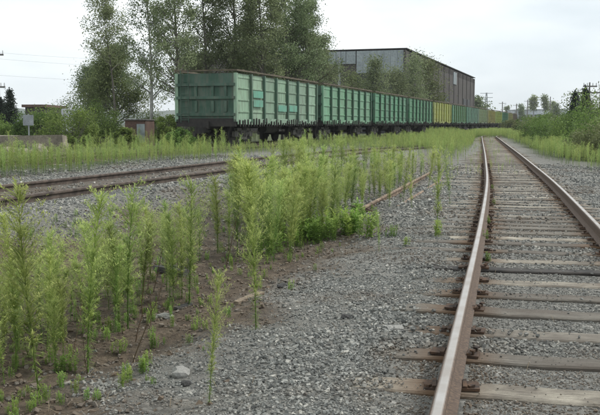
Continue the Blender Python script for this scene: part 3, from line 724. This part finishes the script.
# coal dust heap edge seen over the rim
RGB = lambda r, g, b_: tuple(((c / 255 + .055) / 1.055) ** 2.4 if c > 10 else c / 3294 for c in (r, g, b_)) + (1,)
def wagon(origin, panelc, ribc, endc, label, idx_):
    root = empty('freight_wagon', tuple(origin + Vector((0, 0, .4))), math.pi / 2 - TH); tag(root, label, 'freight wagon', 'wagons standing in one long train')
    def P(name, key, loc, rz=0, col=None, parent=root, rx=0):
        o = put(name, MS[key], parent, loc, (rx, 0, rz)); 
        if col: o.color = col
        return o
    def vary(c, a=.10):
        f = random.uniform(1 - a, 1 + a); return tuple(x * f * random.uniform(.97, 1.03) for x in c[:3]) + (1,)
    sides = (-1, 1)
    for sy in sides:
        rz = 0 if sy < 0 else math.pi
        for k in range(NB):
            P('panel', 'panel', (-WL / 2 + .1 + (k + .5) * BW, sy * (WW / 2 - .09), Z0), rz, vary(panelc, .16))
        for k in range(1, NB): P('rib', 'rib', (-WL / 2 + .1 + k * BW, sy * (WW / 2 - .06), Z0), rz, vary(ribc))
        P('bottom_beam', 'bottom_beam', (0, sy * (WW / 2 - .08), Z0 - .12), rz)
        P('hatch_doors', 'hatch_door', (0, sy * (WW / 2 - .005), Z0 - .12), rz, vary(panelc)); P('hatch_latches', 'hatch_latches', (0, sy * (WW / 2 - .0), Z0 - .12), rz)
        for sx in (-1, 1): P('corner_post', 'corner_post', (sx * (WL / 2 - .08), sy * (WW / 2 - .06), Z0 - .05), 0, panelc if sx < 0 else ribc)
    for sx in (-1, 1):
        P('end_panel', 'end_panel', (sx * (WL / 2 - .10), 0, Z0), 0, endc)
        for k, zz in enumerate((.18, .88, 1.42)): P('crossbar', 'crossbar', (sx * (WL / 2 - .06), 0, Z0 + .02 + zz * 1.12), 0, vary(endc))
        if idx_ < 4:
            for zz in (.60, 1.98 - .12): 
                for yy in (-1.0, -.35, .5) if sx < 0 else (-.6, .6): P('upright', 'upright', (sx * (WL / 2 - .07), yy, Z0 + (.60 if zz < 1 else 1.30)), 0, vary(endc))
            P('ladder', 'ladder', (sx * (WL / 2 + .06), -sx * (1.05), Z0 - .15), 0, vary(endc))
        P('coupler', 'coupler', (sx * (WL / 2 + .3), 0, .72), 0 if sx > 0 else math.pi)
        bg_ = empty('bogie', (sx * 4.33, 0, 0)); bg_.parent = root
        for ax in (-.925, .925): P('wheelset', 'wheelset', (ax, 0, .475), math.pi / 2, None, bg_)
        for sy in (-1, 1): P('side_frame', 'side_frame', (0, sy * 1.02, .5), 0 if sy < 0 else math.pi, None, bg_)
    P('top_rail', 'top_rail', (0, 0, Z1 + .035)); P('floor', 'floor', (0, 0, Z0)); P('underframe', 'underframe', (0, 0, 0)); P('brake_gear', 'brake_gear', (0, -.75, .78))
    return root
G1, G2, G3 = RGB(148, 178, 156), RGB(62, 108, 84), RGB(50, 88, 70)
specs = [
    (RGB(134, 162, 138), RGB(58, 92, 74), RGB(28, 68, 52), 'nearest freight wagon, faded pale green with turquoise repainted patches and dark ribbed end'),
    (RGB(106, 152, 122), RGB(22, 78, 54), RGB(32, 78, 60), 'second freight wagon, chalky green panels between bright green ribs'),
    (RGB(76, 134, 102), RGB(20, 76, 52), RGB(40, 96, 76), 'third freight wagon, mid green, below the dark end of the factory'),
    (RGB(64, 124, 88), RGB(20, 74, 50), RGB(40, 96, 76), 'fourth freight wagon, darker green, just in front of the yellow one'),
    (RGB(152, 160, 80), RGB(172, 170, 70), RGB(120, 124, 60), 'yellow freight wagon between green ones'),
    (RGB(70, 122, 92), RGB(90, 120, 66), RGB(40, 96, 76), 'green freight wagon right behind the yellow one'),
    (RGB(72, 124, 102), RGB(130, 156, 140), RGB(40, 96, 76), 'turquoise freight wagon below the far corner of the factory'),
    (RGB(120, 140, 120), RGB(150, 160, 110), RGB(90, 100, 80), 'grey green freight wagon just past the far corner of the factory'),
    (RGB(132, 128, 84), RGB(170, 160, 80), RGB(110, 100, 60), 'olive brown freight wagon in the far part of the train'),
    (RGB(140, 160, 80), RGB(160, 170, 80), RGB(110, 120, 60), 'lime yellow freight wagon in the far part of the train'),
    (RGB(80, 130, 100), RGB(60, 110, 80), RGB(60, 100, 80), 'green freight wagon third from the far end of the train'),
    (RGB(120, 140, 100), RGB(150, 140, 80), RGB(100, 110, 80), 'pale olive freight wagon second from the far end'),
    (RGB(110, 90, 76), RGB(100, 80, 60), RGB(90, 70, 60), 'brown freight wagon at the far end of the train'),
]
for i, (pc, rc, ec, lab) in enumerate(specs):
    o = T0 + TD * (WL / 2 + i * 13.92); w = wagon(o, pc, rc, ec, lab, i)
    if i == 0:
        tq = RGB(92, 156, 134)
        for k, zz, sc_ in ((1, 1.22, 1), (1, .78, 1), (3, .60, 1), (4, .62, 1)):
            q = put('repainted_patch', MS['patch'], w, (-WL / 2 + .1 + (k + .5) * BW, -(WW / 2 - .01) - .036 + .014, Z0 + zz), (0, 0, 0), (sc_, 1, .8)); q.color = tq; q['label'] = 'turquoise repainted patch on the wagon side'

# ------------------------------------------------------------------ factory hall
B0 = Vector((.1235 * 115, 115, 0))     # near corner
UL = -TN; UA = TD                       # front runs left, side runs away
fh = tag(empty('factory_hall', tuple(B0), math.pi / 2 - TH), 'large brown factory hall with pale grey upper sheets behind the train', 'building')
H = 11.55; LN = 77; WD = 34             # local x = away, local y = left
b = MB(); b.box((LN / 2, WD / 2, H / 2 - .2), (LN, WD, H - .4)); b.build('wall', M['brick'], fh)
b = MB(); b.box((LN / 2, WD / 2, H - .1), (LN + .2, WD + .2, .12)); b.build('roof', M['black'], fh)
n = 7
for k in range(n):                      # tall light sheets over the front right, shallower over the left
    w = 6.6 / n; yy = .2 + w * (k + .5); b = MB(); b.box((-.12 - .008 * (k % 2), yy, H - .3 - 1.5), (.16, w - .02, 3.0)); b.build('panel', M['sheet'], fh)
for k in range(12):
    w = 1.4; yy = 6.9 + w * (k + .5); b = MB(); b.box((-.12 - .008 * (k % 2), yy, H - .3 - .85), (.16, w - .06, 1.7)); b.build('panel', M['sheet'], fh)
b = MB(); b.box((-.05, 3.5, 4.1), (.12, 6.4, 8.2)); b.build('gate', M['darkopen'], fh)
for yy in (.15, 9.2): b = MB(); b.box((-.2, yy, H / 2), (.35, .3, H - .6)); b.build('downpipe' if yy > 1 else 'corner_strip', M['metal'] if yy > 1 else M['brick'], fh)
for k in range(13):                     # pilasters along the side and sheets between
    xx = 3 + k * 6.0; b = MB(); b.box((xx, -.04, H / 2 - .2), (.4, .12, H - .5)); b.build('pilaster', M['brick'], fh)
for k in range(12):
    xx = 6 + k * 6.0; b = MB(); b.box((xx, -.05, 5.2), (4.2, .14, 2.4)); 
    if k in (2, 5, 9, 10): b.build('window_strip', M['darkopen'], fh)
for xx in (44.5, 46.5): b = MB(); b.box((xx, -.08, H - 1.8), (1.6, .14, 2.2)); b.build('panel', M['sheet'], fh)
b = MB(); 
for k in range(38): b.box((2 + k * 2.0, -.03, H - .9), (.12, .12, .9))
b.build('cornice_ribs', M['brick'], fh)

# ------------------------------------------------------------------ trees
def leaves(P, size, g, flat=.5):
    n = len(P); a = g.normal(size=(n, 3)); a /= np.linalg.norm(a, axis=1)[:, None]; r = g.normal(size=(n, 3)); b = np.cross(a, r); b /= np.linalg.norm(b, axis=1)[:, None]
    s = size * g.uniform(.6, 1.3, n)[:, None]
    V = np.stack([P - a * s * .5, P + b * s * .33, P + a * s * .6, P - b * s * .33], 1).reshape(-1, 3)
    return V, (np.arange(n) * 4)[:, None] + np.array([[0, 1, 2, 3]])
def grow(g, base, h, trunk_r, nb, spread, lo=.25, up=.6, lean=(0, 0), curve_=.05):
    """trunk path + limb paths + twig tip points"""
    k = 9; tr = []; 
    for i in range(k + 1):
        u = i / k; tr.append(Vector((base[0] + lean[0] * h * u + math.sin(u * 5 + base[0]) * curve_ * h * u * .3, base[1] + lean[1] * h * u + math.cos(u * 4 + base[1]) * curve_ * h * u * .3, base[2] + h * u)))
    mb = MB(); mb.path(tr, [trunk_r * (1 - .9 * i / k) for i in range(k + 1)], 7); tips = []
    for j in range(nb):
        u = lo + (1 - lo) * (j + g.random()) / nb; q = u * k; i0 = min(int(q), k - 1); p = tr[i0].lerp(tr[i0 + 1], q - i0)
        an = g.uniform(0, 6.28); ln = spread * h * (1.15 - u) * g.uniform(.6, 1.25) + .04 * h; el = up * g.uniform(.6, 1.4)
        pts = [p]; d = Vector((math.cos(an) * math.cos(el), math.sin(an) * math.cos(el), math.sin(el)))
        for s_ in range(4):
            d = (d + Vector(g.normal(0, .16, 3)) + Vector((0, 0, .05))).normalized(); pts.append(pts[-1] + d * ln / 4)
            if s_ >= 1:
                for _ in range(3 if s_ < 3 else 4):
                    dd = (d + Vector(g.normal(0, .6, 3))).normalized(); e_ = pts[-1] + dd * ln * g.uniform(.12, .32); tips.append((e_, ln)); 
                    mb.path([pts[-1], e_], [trunk_r * .07, trunk_r * .03], 3)
        mb.path(pts, [max(trunk_r * .38 * (1 - u) + trunk_r * .1, .01) * (1 - .2 * q_) for q_ in range(5)], 4)
    for _ in range(5): tips.append((tr[-1] + Vector(g.normal(0, .03 * h, 3)), .1 * h))
    return mb, tips
def tree(name, label, cat, x, y, h, nl=9000, spread=.28, leaf=.105, trunk=.14, bark='bark', lm='leaf', nb=26, lo=.25, up=.7, lean=(0, 0), clump=.35, seed=0, group=None, z=None):
    g = np.random.default_rng(seed); z = float(ground_z(x, y)) - .05 if z is None else z
    root = tag(empty(name, (x, y, z)), label, cat, group); mb, tips = grow(g, (0, 0, 0), h, trunk, nb, spread, lo, up, lean)
    mb.build('trunk', M[bark], root)
    m = max(1, nl // len(tips)); P = []; TI = []
    for t, ln in tips:
        k = int(m * g.uniform(.3, 3.4)); q = g.normal(0, 1, (k, 3)) * np.array([1, 1, .75]) * clump * g.uniform(.5, 1.2) + np.array(t); P.append(q)
        TI.append(np.clip(g.uniform(.0, .6) + g.normal(0, .22, k) + .25, 0, 1))
    P = np.concatenate(P); V, F = leaves(P, leaf, g); put('crown', npmesh('crown', V, F, M[lm], dict(tint=np.repeat(np.concatenate(TI), 4))), root)
    return root
def bush(name, label, x, y, w, h, nl=5000, leaf=.09, lm='leafb', seed=0, group=None, cat='bush', z=None):
    g = np.random.default_rng(seed); z = float(ground_z(x, y)) - .05 if z is None else z
    root = tag(empty(name, (x, y, z)), label, cat, group); mb = MB(); P = []; TI = []; nc = 44
    for k in range(nc):
        an = g.uniform(0, 6.28); r = (g.random() ** .5) * w * .42; hh = h * g.uniform(.3, 1.0) * (1 - .5 * (r / (w * .5)) ** 2); c = Vector((math.cos(an) * r, math.sin(an) * r, hh))
        mb.path([(c.x * .15, c.y * .15, 0), (c.x * .6, c.y * .6, hh * .5), tuple(c)], [.03, .02, .008], 4)
        m = int(nl / nc * g.uniform(.5, 1.5)); R_ = w * .125 * g.uniform(.7, 1.4); q = g.normal(0, 1, (m, 3)); q /= np.linalg.norm(q, axis=1)[:, None]; q *= (g.random((m, 1)) ** .45) * R_ * np.array([1, 1, .95]); q += np.array(c)
        if k % 2: q[:, 2] *= g.uniform(.35, 1)
        P.append(q); TI.append(np.clip(g.uniform(0, .6) + g.normal(0, .2, m) + .2, 0, 1))
    P = np.concatenate(P); ti = np.concatenate(TI); ok = P[:, 2] > .0; P, ti = P[ok], ti[ok]
    V, F = leaves(P, leaf, g); mb.build('stems', M['bark'], root); put('foliage', npmesh('foliage', V, F, M[lm], dict(tint=np.repeat(ti, 4))), root)
    return root
def at(px, d): return (px - 300) / 850 * d
def hpx(py, d, zg): return 1.4 + (124 - py) / 850 * d - zg
def spruce(label, x, y, h, w, seed=0, group=None):
    g = np.random.default_rng(seed); z = float(ground_z(x, y)) - .05; root = tag(empty('spruce_tree', (x, y, z)), label, 'tree', group)
    mb = MB(); mb.path([(0, 0, 0), (0, 0, h * .5), (0, 0, h)], [.02 * h, .012 * h, .004 * h], 6); P = []; nl = int(26)
    for k in range(nl):
        u = .06 + .92 * k / nl; r = w * (1 - u) ** .8 * g.uniform(.8, 1.15)
        for j in range(9):
            an = g.uniform(0, 6.28); rr = r * g.uniform(.6, 1.1); tipz = h * u - rr * .25
            mb.path([(0, 0, h * u), (math.cos(an) * rr * .9, math.sin(an) * rr * .9, tipz)], [.012, .005], 3)
            m = int(34 * rr / w + 14); f = g.random(m) ** .7; P.append(np.stack([np.cos(an) * rr * f, np.sin(an) * rr * f, h * u - rr * .25 * f], 1) + g.normal(0, .05 * w + .03, (m, 3)))
    P.append(np.stack([g.normal(0, .03, 60), g.normal(0, .03, 60), g.uniform(h * .85, h * 1.02, 60)], 1))
    P = np.concatenate(P); V, F = leaves(P, .11, g); mb.build('trunk', M['bark'], root); put('crown', npmesh('crown', V, F, M['needle'], dict(tint=np.repeat(g.random(len(P)), 4))), root)
TREES = [ # px, distance, top py, label, kwargs
    (152, 52, -25, 'slender pale barked tree with airy crown left of the nearest wagon', dict(nl=5200, spread=.20, bark='birch', trunk=.13, clump=.42, seed=1, nb=30)),
    (118, 56, 0, 'thin leaning tree with sparse crown at the left edge of the tall row', dict(nl=3600, spread=.26, bark='bark', trunk=.09, clump=.40, seed=2, lean=(-.07, 0), lo=.5)),
    (178, 50, -40, 'dark stemmed tall tree directly behind the near corner of the wagon', dict(nl=5600, spread=.19, trunk=.15, clump=.42, seed=3, nb=30)),
    (206, 54, -35, 'tall tree with open crown above the left end of the nearest wagon', dict(nl=7000, spread=.2, trunk=.15, clump=.45, seed=4, nb=30)),
    (236, 56, -45, 'tall tree rising above the middle of the wagon end', dict(nl=9000, spread=.22, trunk=.17, clump=.5, seed=5, nb=32)),
    (262, 54, -20, 'leafy tree in the thick middle of the row behind the wagon', dict(nl=11000, spread=.24, trunk=.16, clump=.5, seed=6, nb=32)),
    (286, 58, -35, 'tallest dense tree of the row behind the nearest wagon', dict(nl=12000, spread=.24, trunk=.18, clump=.52, seed=7, nb=34)),
    (306, 60, 8, 'broad tree at the right end of the row, beside the factory hall', dict(nl=9000, spread=.26, trunk=.15, clump=.5, seed=8, nb=30)),
    (192, 58, 40, 'lower tree filling the gap behind the left end of the wagon', dict(nl=4200, spread=.3, trunk=.1, clump=.5, seed=9)),
    (318, 64, 42, 'low tree between the row and the grey front of the factory hall', dict(nl=5500, spread=.3, trunk=.1, clump=.5, seed=10)),
    (250, 60, 35, 'undergrowth tree behind the middle of the nearest wagon', dict(nl=6000, spread=.34, trunk=.1, clump=.55, seed=11)),
    (282, 62, 40, 'undergrowth tree behind the right half of the nearest wagon', dict(nl=6000, spread=.34, trunk=.1, clump=.55, seed=12)),
]
for px, d, py, lab, kw in TREES:
    x = at(px, d); zg = float(ground_z(x, d)); tree('aspen_tree', lab, 'tree', x, d, hpx(py, d, zg), **dict(kw, nl=int(kw['nl'] * 1.2), nb=46, clump=kw['clump'] * .62))
x = at(115, 62); tree('round_tree', 'rounded olive green tree at the left, below the airy tall ones', 'tree', x, 62, hpx(56, 62, .1), nl=20000, nb=46, spread=.42, lm='leafo', trunk=.16, clump=.4, seed=21, lo=.15)
x = at(95, 66); tree('round_tree', 'grey green tree sloping down to the hills at the far left', 'tree', x, 66, hpx(72, 66, .1), nl=14000, nb=44, spread=.42, lm='leaf', trunk=.14, clump=.4, seed=22, lo=.15)
# thin trees by the factory
x = at(376, 88); tree('birch_tree', 'light green young tree before the dark gate of the factory hall', 'tree', x, 88, hpx(66, 88, .1), nl=4200, spread=.2, lm='leaf', trunk=.1, clump=.5, leaf=.16, seed=23, lo=.1)
x = at(352, 90); tree('birch_tree', 'small dim tree before the left part of the factory hall', 'tree', x, 90, hpx(78, 90, .1), nl=2600, spread=.3, lm='leafo', trunk=.1, clump=.55, leaf=.15, seed=24, lo=.1)
x = at(412, 100); tree('birch_tree', 'tree hiding the near corner of the factory hall', 'tree', x, 100, hpx(60, 100, .1), nl=3600, spread=.17, lm='leaf', trunk=.12, clump=.7, leaf=.17, seed=25, lo=.15)
x = at(428, 106); tree('birch_tree', 'olive tree beside the long brown wall of the factory hall', 'tree', x, 106, hpx(66, 106, .1), nl=4600, spread=.22, lm='leafo', trunk=.12, clump=.7, leaf=.17, seed=26, lo=.12)
x = at(396, 98); tree('birch_tree', 'dark small tree above the fourth wagon', 'tree', x, 98, hpx(76, 98, .1), nl=3600, spread=.34, lm='leaf', trunk=.1, clump=.7, leaf=.16, seed=27, lo=.1)
x = at(475, 230); tree('round_tree', 'far round tree peeping over the train past the factory', 'tree', x, 230, hpx(102, 230, .1), nl=2200, spread=.5, lm='leaf', trunk=.15, clump=1.0, leaf=.5, seed=28, lo=.1)
# left bushes
for px, d, py, w, lab, s_ in ((70, 42, 106, 3.4, 'round bright green bush behind the weeds, left of the dark ones', 31), (97, 48, 100, 4.2, 'dark green bush right of the round bright one', 32), (50, 52, 106, 3.6, 'green bush partly behind the round bright one', 33),
                            (126, 43, 128, 1.3, 'bush at the foot of the olive tree', 34), (166, 50, 112, 2.2, 'bush under the tall trees left of the wagon', 35), (182, 39, 128, 1.4, 'green bush hanging over the lower left corner of the nearest wagon', 36), (154, 60, 108, 3, 'dim bush behind the pale barked tree', 37),
                            (38, 50, 108, 3.2, 'dark shrub right behind the white sign', 38), (205, 56, 100, 4, 'thicket behind the left end of the nearest wagon', 39), (8, 50, 118, 3.2, 'low shrub at the left edge', 40)):
    x = at(px, d); zg = float(ground_z(x, d)); bush('bush', lab, x, d, w, hpx(py, d, zg), nl=8000, seed=s_, lm='leafb' if s_ not in (37, 39) else 'leaf')
for px, d, py, w, lab, s_ in ((12, 58, 88, 1.3, 'dark spruce at the far left edge', 41), (3, 60, 98, 1.4, 'shorter dark spruce cut by the left edge', 42), (573, 66, 90, 1.5, 'dark spruce with pointed top on the right, left one of two', 43), (583, 70, 86, 1.5, 'taller dark spruce on the right before the utility pole', 44)):
    x = at(px, d); zg = float(ground_z(x, d)); spruce(lab, x, d, hpx(py, d, zg), w, s_)
# right bushes
RB = [(610, 40, 120, 3.4, 'large dark green bush at the right edge, nearest to the track', 'leafo'), (581, 43, 133, 2.2, 'yellow green bush left of the large one at the right edge', 'leafo'), (606, 46, 92, 5.5, 'tall dark bush cut by the right edge', 'leafb'),
      (590, 56, 106, 4.6, 'green bush below the utility pole', 'leafb'), (564, 60, 116, 4.4, 'mid green bush below the dark spruces', 'leafb'), (548, 74, 113, 5.2, 'bush left of the dark spruces', 'leafb'),
      (604, 70, 78, 7.5, 'tall rounded tree like bush at the upper right edge', 'leafb'), (562, 88, 111, 5.5, 'broad bush behind the spruces', 'leaf'), (538, 92, 118, 5.0, 'light green bush on the right slope', 'leafo'), (524, 112, 121, 5.2, 'pale green bush near the bend of the track', 'leafo'),
      (549, 118, 114, 6.0, 'far green bush on the right slope', 'leafb'), (592, 96, 100, 7.0, 'dark thicket behind the utility pole', 'leaf'), (512, 140, 119, 5.0, 'small far bush where the train ends', 'leafo'), (534, 150, 117, 7.0, 'far hazy bush below the pale buildings', 'leafb'), (572, 50, 133, 2.2, 'low bush in the weeds before the spruces', 'leafb')]
for i, (px, d, py, w, lab, lm) in enumerate(RB):
    x = at(px, d); zg = float(ground_z(x, d)); bush('bush', lab, x, d, w * (1.15 if d < 80 else .85), hpx(py, d, zg), nl=9000, leaf=.09 + .001 * max(0, d - 40), lm=lm, seed=60 + i)
# undergrowth right at the rim
for i, (px, d, py, lab) in enumerate(((532, 330, 98, 'far hazy tree with round crown, left of two alike'), (543, 330, 98, 'far hazy tree with round crown, right of two alike'), (520, 360, 106, 'far low tree before the pale buildings'), (555, 340, 106, 'far tree between the round crowned ones and the spruces'), (506, 380, 108, 'far tree above the end of the train'), (551, 360, 104, 'far thin tree beside a pole'))):
    x = at(px, d); tree('far_tree', lab, 'tree', x, d, hpx(py, d, 0), nl=700, spread=.13, leaf=.6, trunk=.2, clump=.7, nb=12, lo=.55 if i < 2 else .2, seed=90 + i, z=0)

# ------------------------------------------------------------------ poles, pylons, far buildings
def pole(label, px, d, py, arms, name='utility_pole', r=.13):
    x = at(px, d); h = hpx(py, d, 0); root = tag(empty(name, (x, d, 0)), label, 'utility pole'); b = MB(); b.tube((0, 0, 0), (0, 0, h), r, r * .7, 8); b.build('mast', M['pole'], root)
    for dz, w in arms:
        b = MB(); b.box((0, -.12, h - dz), (w, .12, .12)); b.build('crossarm', M['pole'], root)
        for sx in (-.45, -.2, .2, .45): b = MB(); b.tube((sx * w, -.12, h - dz + .06), (sx * w, -.12, h - dz + .3), .05, .035, 6); b.build('insulator', M['white'], root)
    return root
pole('utility pole with two crossarms above the dark bushes on the right', 587, 75, 83, ((.35, 1.2), (.9, 2.2)), r=.09)
pole('utility pole at the far left edge of the picture', 1.5, 62, 52, ((.3, .9), (2.6, 1.0)), r=.09)
pole('far pole behind the train, right of the lattice mast', 477.5, 240, 97, ((.5, 2.2),), r=.16)
for i, (px, py) in enumerate(((501, 102), (526, 100), (548.5, 97), (515, 104))):
    pole(('far pole above the last wagons', 'far pole before the pale long building', 'taller far pole near the right slope', 'far pole left of the pale long building')[i], px, 300, py, ((.6, 2.5),) if i != 2 else (), r=.22)
x = at(485, 300); root = tag(empty('lattice_mast', (x, 300, 0)), 'tall far lattice power mast with crossarms above the train', 'power mast'); hh = hpx(93, 300, 0); b = MB()
for sx, sy in ((-1, -1), (1, -1), (1, 1), (-1, 1)): b.tube((sx * .9, sy * .9, 0), (sx * .15, sy * .15, hh), .10, .07, 4)
for k in range(7):
    z0, z1 = hh * k / 7, hh * (k + 1) / 7; a0, a1 = .9 - .75 * k / 7, .9 - .75 * (k + 1) / 7
    for sy in (-1, 1): b.tube((-a0, sy * a0, z0), (a1, sy * a1, z1), .05, k=4); b.tube((a0, sy * a0, z0), (-a1, sy * a1, z1), .05, k=4)
b.build('lattice', M['metal'], root)
for k in (.98, .86, .74): b = MB(); b.box((0, 0, hh * k), (4.4, .16, .16)); b.build('crossarm', M['metal'], root)
# wires across the left sky
for i, (py0, py1) in enumerate(((54, 58), (60, 66), (76, 78))):
    d0, d1 = 62, 120; p0 = Vector((at(1.5, d0), d0 - .1, hpx(py0, d0, 0))); p1 = Vector((at(320, d1), d1, hpx(py1, d1, 0) + 1)); pts = []
    for k in range(25): u = k / 24; q = p0.lerp(p1, u); q.z -= 2.0 * 4 * u * (1 - u) * .5; pts.append(q)
    b = MB(); b.path(pts, [.006] * 25, 4); tag(b.build('overhead_wire', M['pole'], None), ('topmost', 'middle', 'lowest')[i] + ' thin overhead wire crossing the sky on the left', 'wire')
def slab(px0, px1, pyt, d, nm, lab, mat, win=0, depth=12, roof=None):
    x0, x1 = at(px0, d), at(px1, d); h = hpx(pyt, d, 0); root = tag(empty(nm, ((x0 + x1) / 2, d, 0)), lab, 'building'); w = x1 - x0
    b = MB(); b.box((0, depth / 2, h / 2), (w, depth, h)); b.build('wall', mat, root); b = MB(); b.box((0, depth / 2, h + .15), (w + .6, depth + .6, .3)); b.build('roof', roof or M['metal'], root)
    for k in range(win): b = MB(); b.box((-w / 2 + (k + .5) * w / win, -.03, h * .6), (w / win * .55, .1, h * .3)); b.build('window', M['darkopen'], root)
    return root
slab(513, 536, 110.5, 360, 'low_building', 'far long pale blue building above the end of the train', M['far'], 6)
slab(536, 566, 110, 400, 'low_building', 'far pale building half hidden by the right slope', M['far'], 6)
slab(497, 508, 113.5, 420, 'low_building', 'far small pale building behind the last wagons', M['far'], 3)
# left: red roofed building, brick shed
slab(27, 46, 107.5, 95, 'low_building', 'low building with a red brown roof behind the sign and bushes', M['brick'], 3, 8, M['brickred'])
sx_, d = at(136, 46), 46; shed = tag(empty('brick_shed', (sx_, d, 0)), 'small red brick shed with a pale door under the tall trees', 'shed')
b = MB(); b.box((0, 1.4, .8), (1.1, 2.8, 1.6)); b.build('wall', M['brickred'], shed); b = MB(); b.box((0, 1.4, 1.63), (1.2, 3.0, .06)); b.build('roof', M['pole'], shed); b = MB(); b.box((.3, -.03, .9), (.42, .08, 1.0)); b.build('door', M['sheet'], shed)
# sign
x, d = at(30, 41), 41; zg = float(ground_z(x, d)); sg = tag(empty('sign', (x, d, zg)), 'small faded square sign board on a post by the concrete slab', 'sign')
b = MB(); b.tube((0, 0, 0), (0, 0, 1.75), .035, k=8); b.build('post', M['metal'], sg); b = MB(); b.box((0, -.05, 1.45), (.5, .03, .5)); b.build('board', M['metal'], sg)
b = MB(); b.box((-.12, 6, 1.0), (1.0, .8, 2.3)); tag(b.build('white_box', M['white'], None, loc=(x - .2, d + 3, zg)), 'small chalky white cabinet standing behind the sign board', 'cabinet')
# concrete slab pile
cp = tag(empty('concrete_slab', (at(22, 36), 36, float(ground_z(at(22, 36), 36)))), 'long weathered concrete slab lying on blocks at the left edge', 'concrete slab')
b = MB(); b.box((-.2, 0, .52), (4.0, 1.3, .42), rz=.06, jit=.09); b.build('slab', M['concrete'], cp)
for xx in (-1.6, 1.0): b = MB(); b.box((xx, 0, .2), (.5, 1.0, .46), jit=.03); b.build('support_block', M['concrete'], cp)
def rock(name, lab, px, py, s, mat, cat='rock', seed=0, sc=(1, .8, .6), d=None):
    g = np.random.default_rng(seed)
    x, y, z = groundpx(px, py) if d is None else (at(px, d), d, float(ground_z(at(px, d), d)))
    import bmesh
    bm = bmesh.new(); bmesh.ops.create_icosphere(bm, subdivisions=2, radius=1)
    for v in bm.verts:
        n_ = v.co.normalized(); k = .72 + .28 * abs(math.sin(n_.x * 3 + seed)) + g.uniform(-.09, .09); v.co = Vector((n_.x * sc[0], n_.y * sc[1], n_.z * sc[2])) * k
    me = bpy.data.meshes.new(name); bm.to_mesh(me); bm.free(); me.materials.append(M[mat])
    return tag(put(name, me, None, (x, y, z + s * sc[2] * .35), (0, 0, g.uniform(0, 3)), s), lab, cat)
rock('boulder', 'rounded concrete lump at the right end of the slab', 57, 0, .62, 'concrete', 'boulder', 3, (1.1, .9, .75), d=36)
for k, (px_, d_, s_, lb) in enumerate(((8, 35.0, .35, 'broken concrete chunk below the left end of the slab'), (24, 34.6, .28, 'small concrete chunk in front of the slab'), (40, 34.8, .4, 'concrete chunk leaning on the slab near its right end'), (47, 36.2, .5, 'concrete chunk between slab and rounded lump'))):
    rock('concrete_chunk', lb, px_, 0, s_, 'concrete', 'rubble', 40 + k, (1.3, .9, .8), d=d_)
rock('coal_lump', 'black lump lying on the gravel in the middle foreground', 283, 287, .055, 'rock', 'rock', 4, (1.4, .9, .6))
rock('coal_lump', 'dark lump further right on the gravel', 345, 318, .05, 'rock', 'rock', 5)
rock('flat_stone', 'flat pale stone on gravel left of the sleeper ends', 394, 329, .07, 'paler', 'rock', 6, (1.4, 1, .35))
rock('flat_stone', 'pale bluish stone at the edge of the bare dirt', 181, 375, .075, 'paler', 'rock', 7, (1.2, 1, .6))
rock('flat_stone', 'pale stone between weeds and gravel on the left', 165, 317, .06, 'paler', 'rock', 8, (1.5, 1, .5))
rock('dark_stone', 'dark stone just below the pale bluish one', 186, 385, .045, 'rock', 'rock', 9)
def stick(lab, p0, p1, r, mat, name='timber_piece', cat='timber'):
    a = Vector(groundpx(*p0)); c = Vector(groundpx(*p1)); m = (a + c) / 2; rz = math.atan2(c.y - a.y, c.x - a.x); b = MB(); b.box((0, 0, r * .5), ((c - a).length, r * 2, r * 1.1), jit=r * .15); b.box((.02, r * .6, r * 1.1), ((c - a).length * .8, r, r * .3), jit=r * .1)
    return tag(b.build(name, M[mat], None, loc=tuple(m), rot=(0, 0, rz)), lab, cat)
stick('dark grey rotten timber lying at the foot of the weeds', (158, 271), (187, 276), .06, 'rock')
stick('brown dry stick lying on the gravel behind the single weed', (236, 305), (262, 294), .03, 'plank')
stick('pale broken board in the dirt near the weeds', (138, 283), (152, 276), .045, 'plank')
stick('small dark stick on the dirt left of the single weed', (176, 310), (192, 304), .02, 'rock')
stick('rusty iron strip lying across the gravel at the foot of the leftover rail', (352, 207), (372, 213), .04, 'rust')

# ------------------------------------------------------------------ air
b = MB(); b.box((0, 1000, 24), (5400, 2300, 52))
hz = NT('air_haze'); hz.t.nodes.remove(hz.p); pv = hz.n('ShaderNodeVolumePrincipled'); pv.inputs['Color'].default_value = (.93, .96, 1, 1); pv.inputs['Density'].default_value = .00025; pv.inputs['Anisotropy'].default_value = 0
hz.l(pv.outputs[0], hz.out.inputs['Volume'])
USE_HAZE = True
if USE_HAZE: tag(b.build('haze', hz.m, None), kind='stuff')
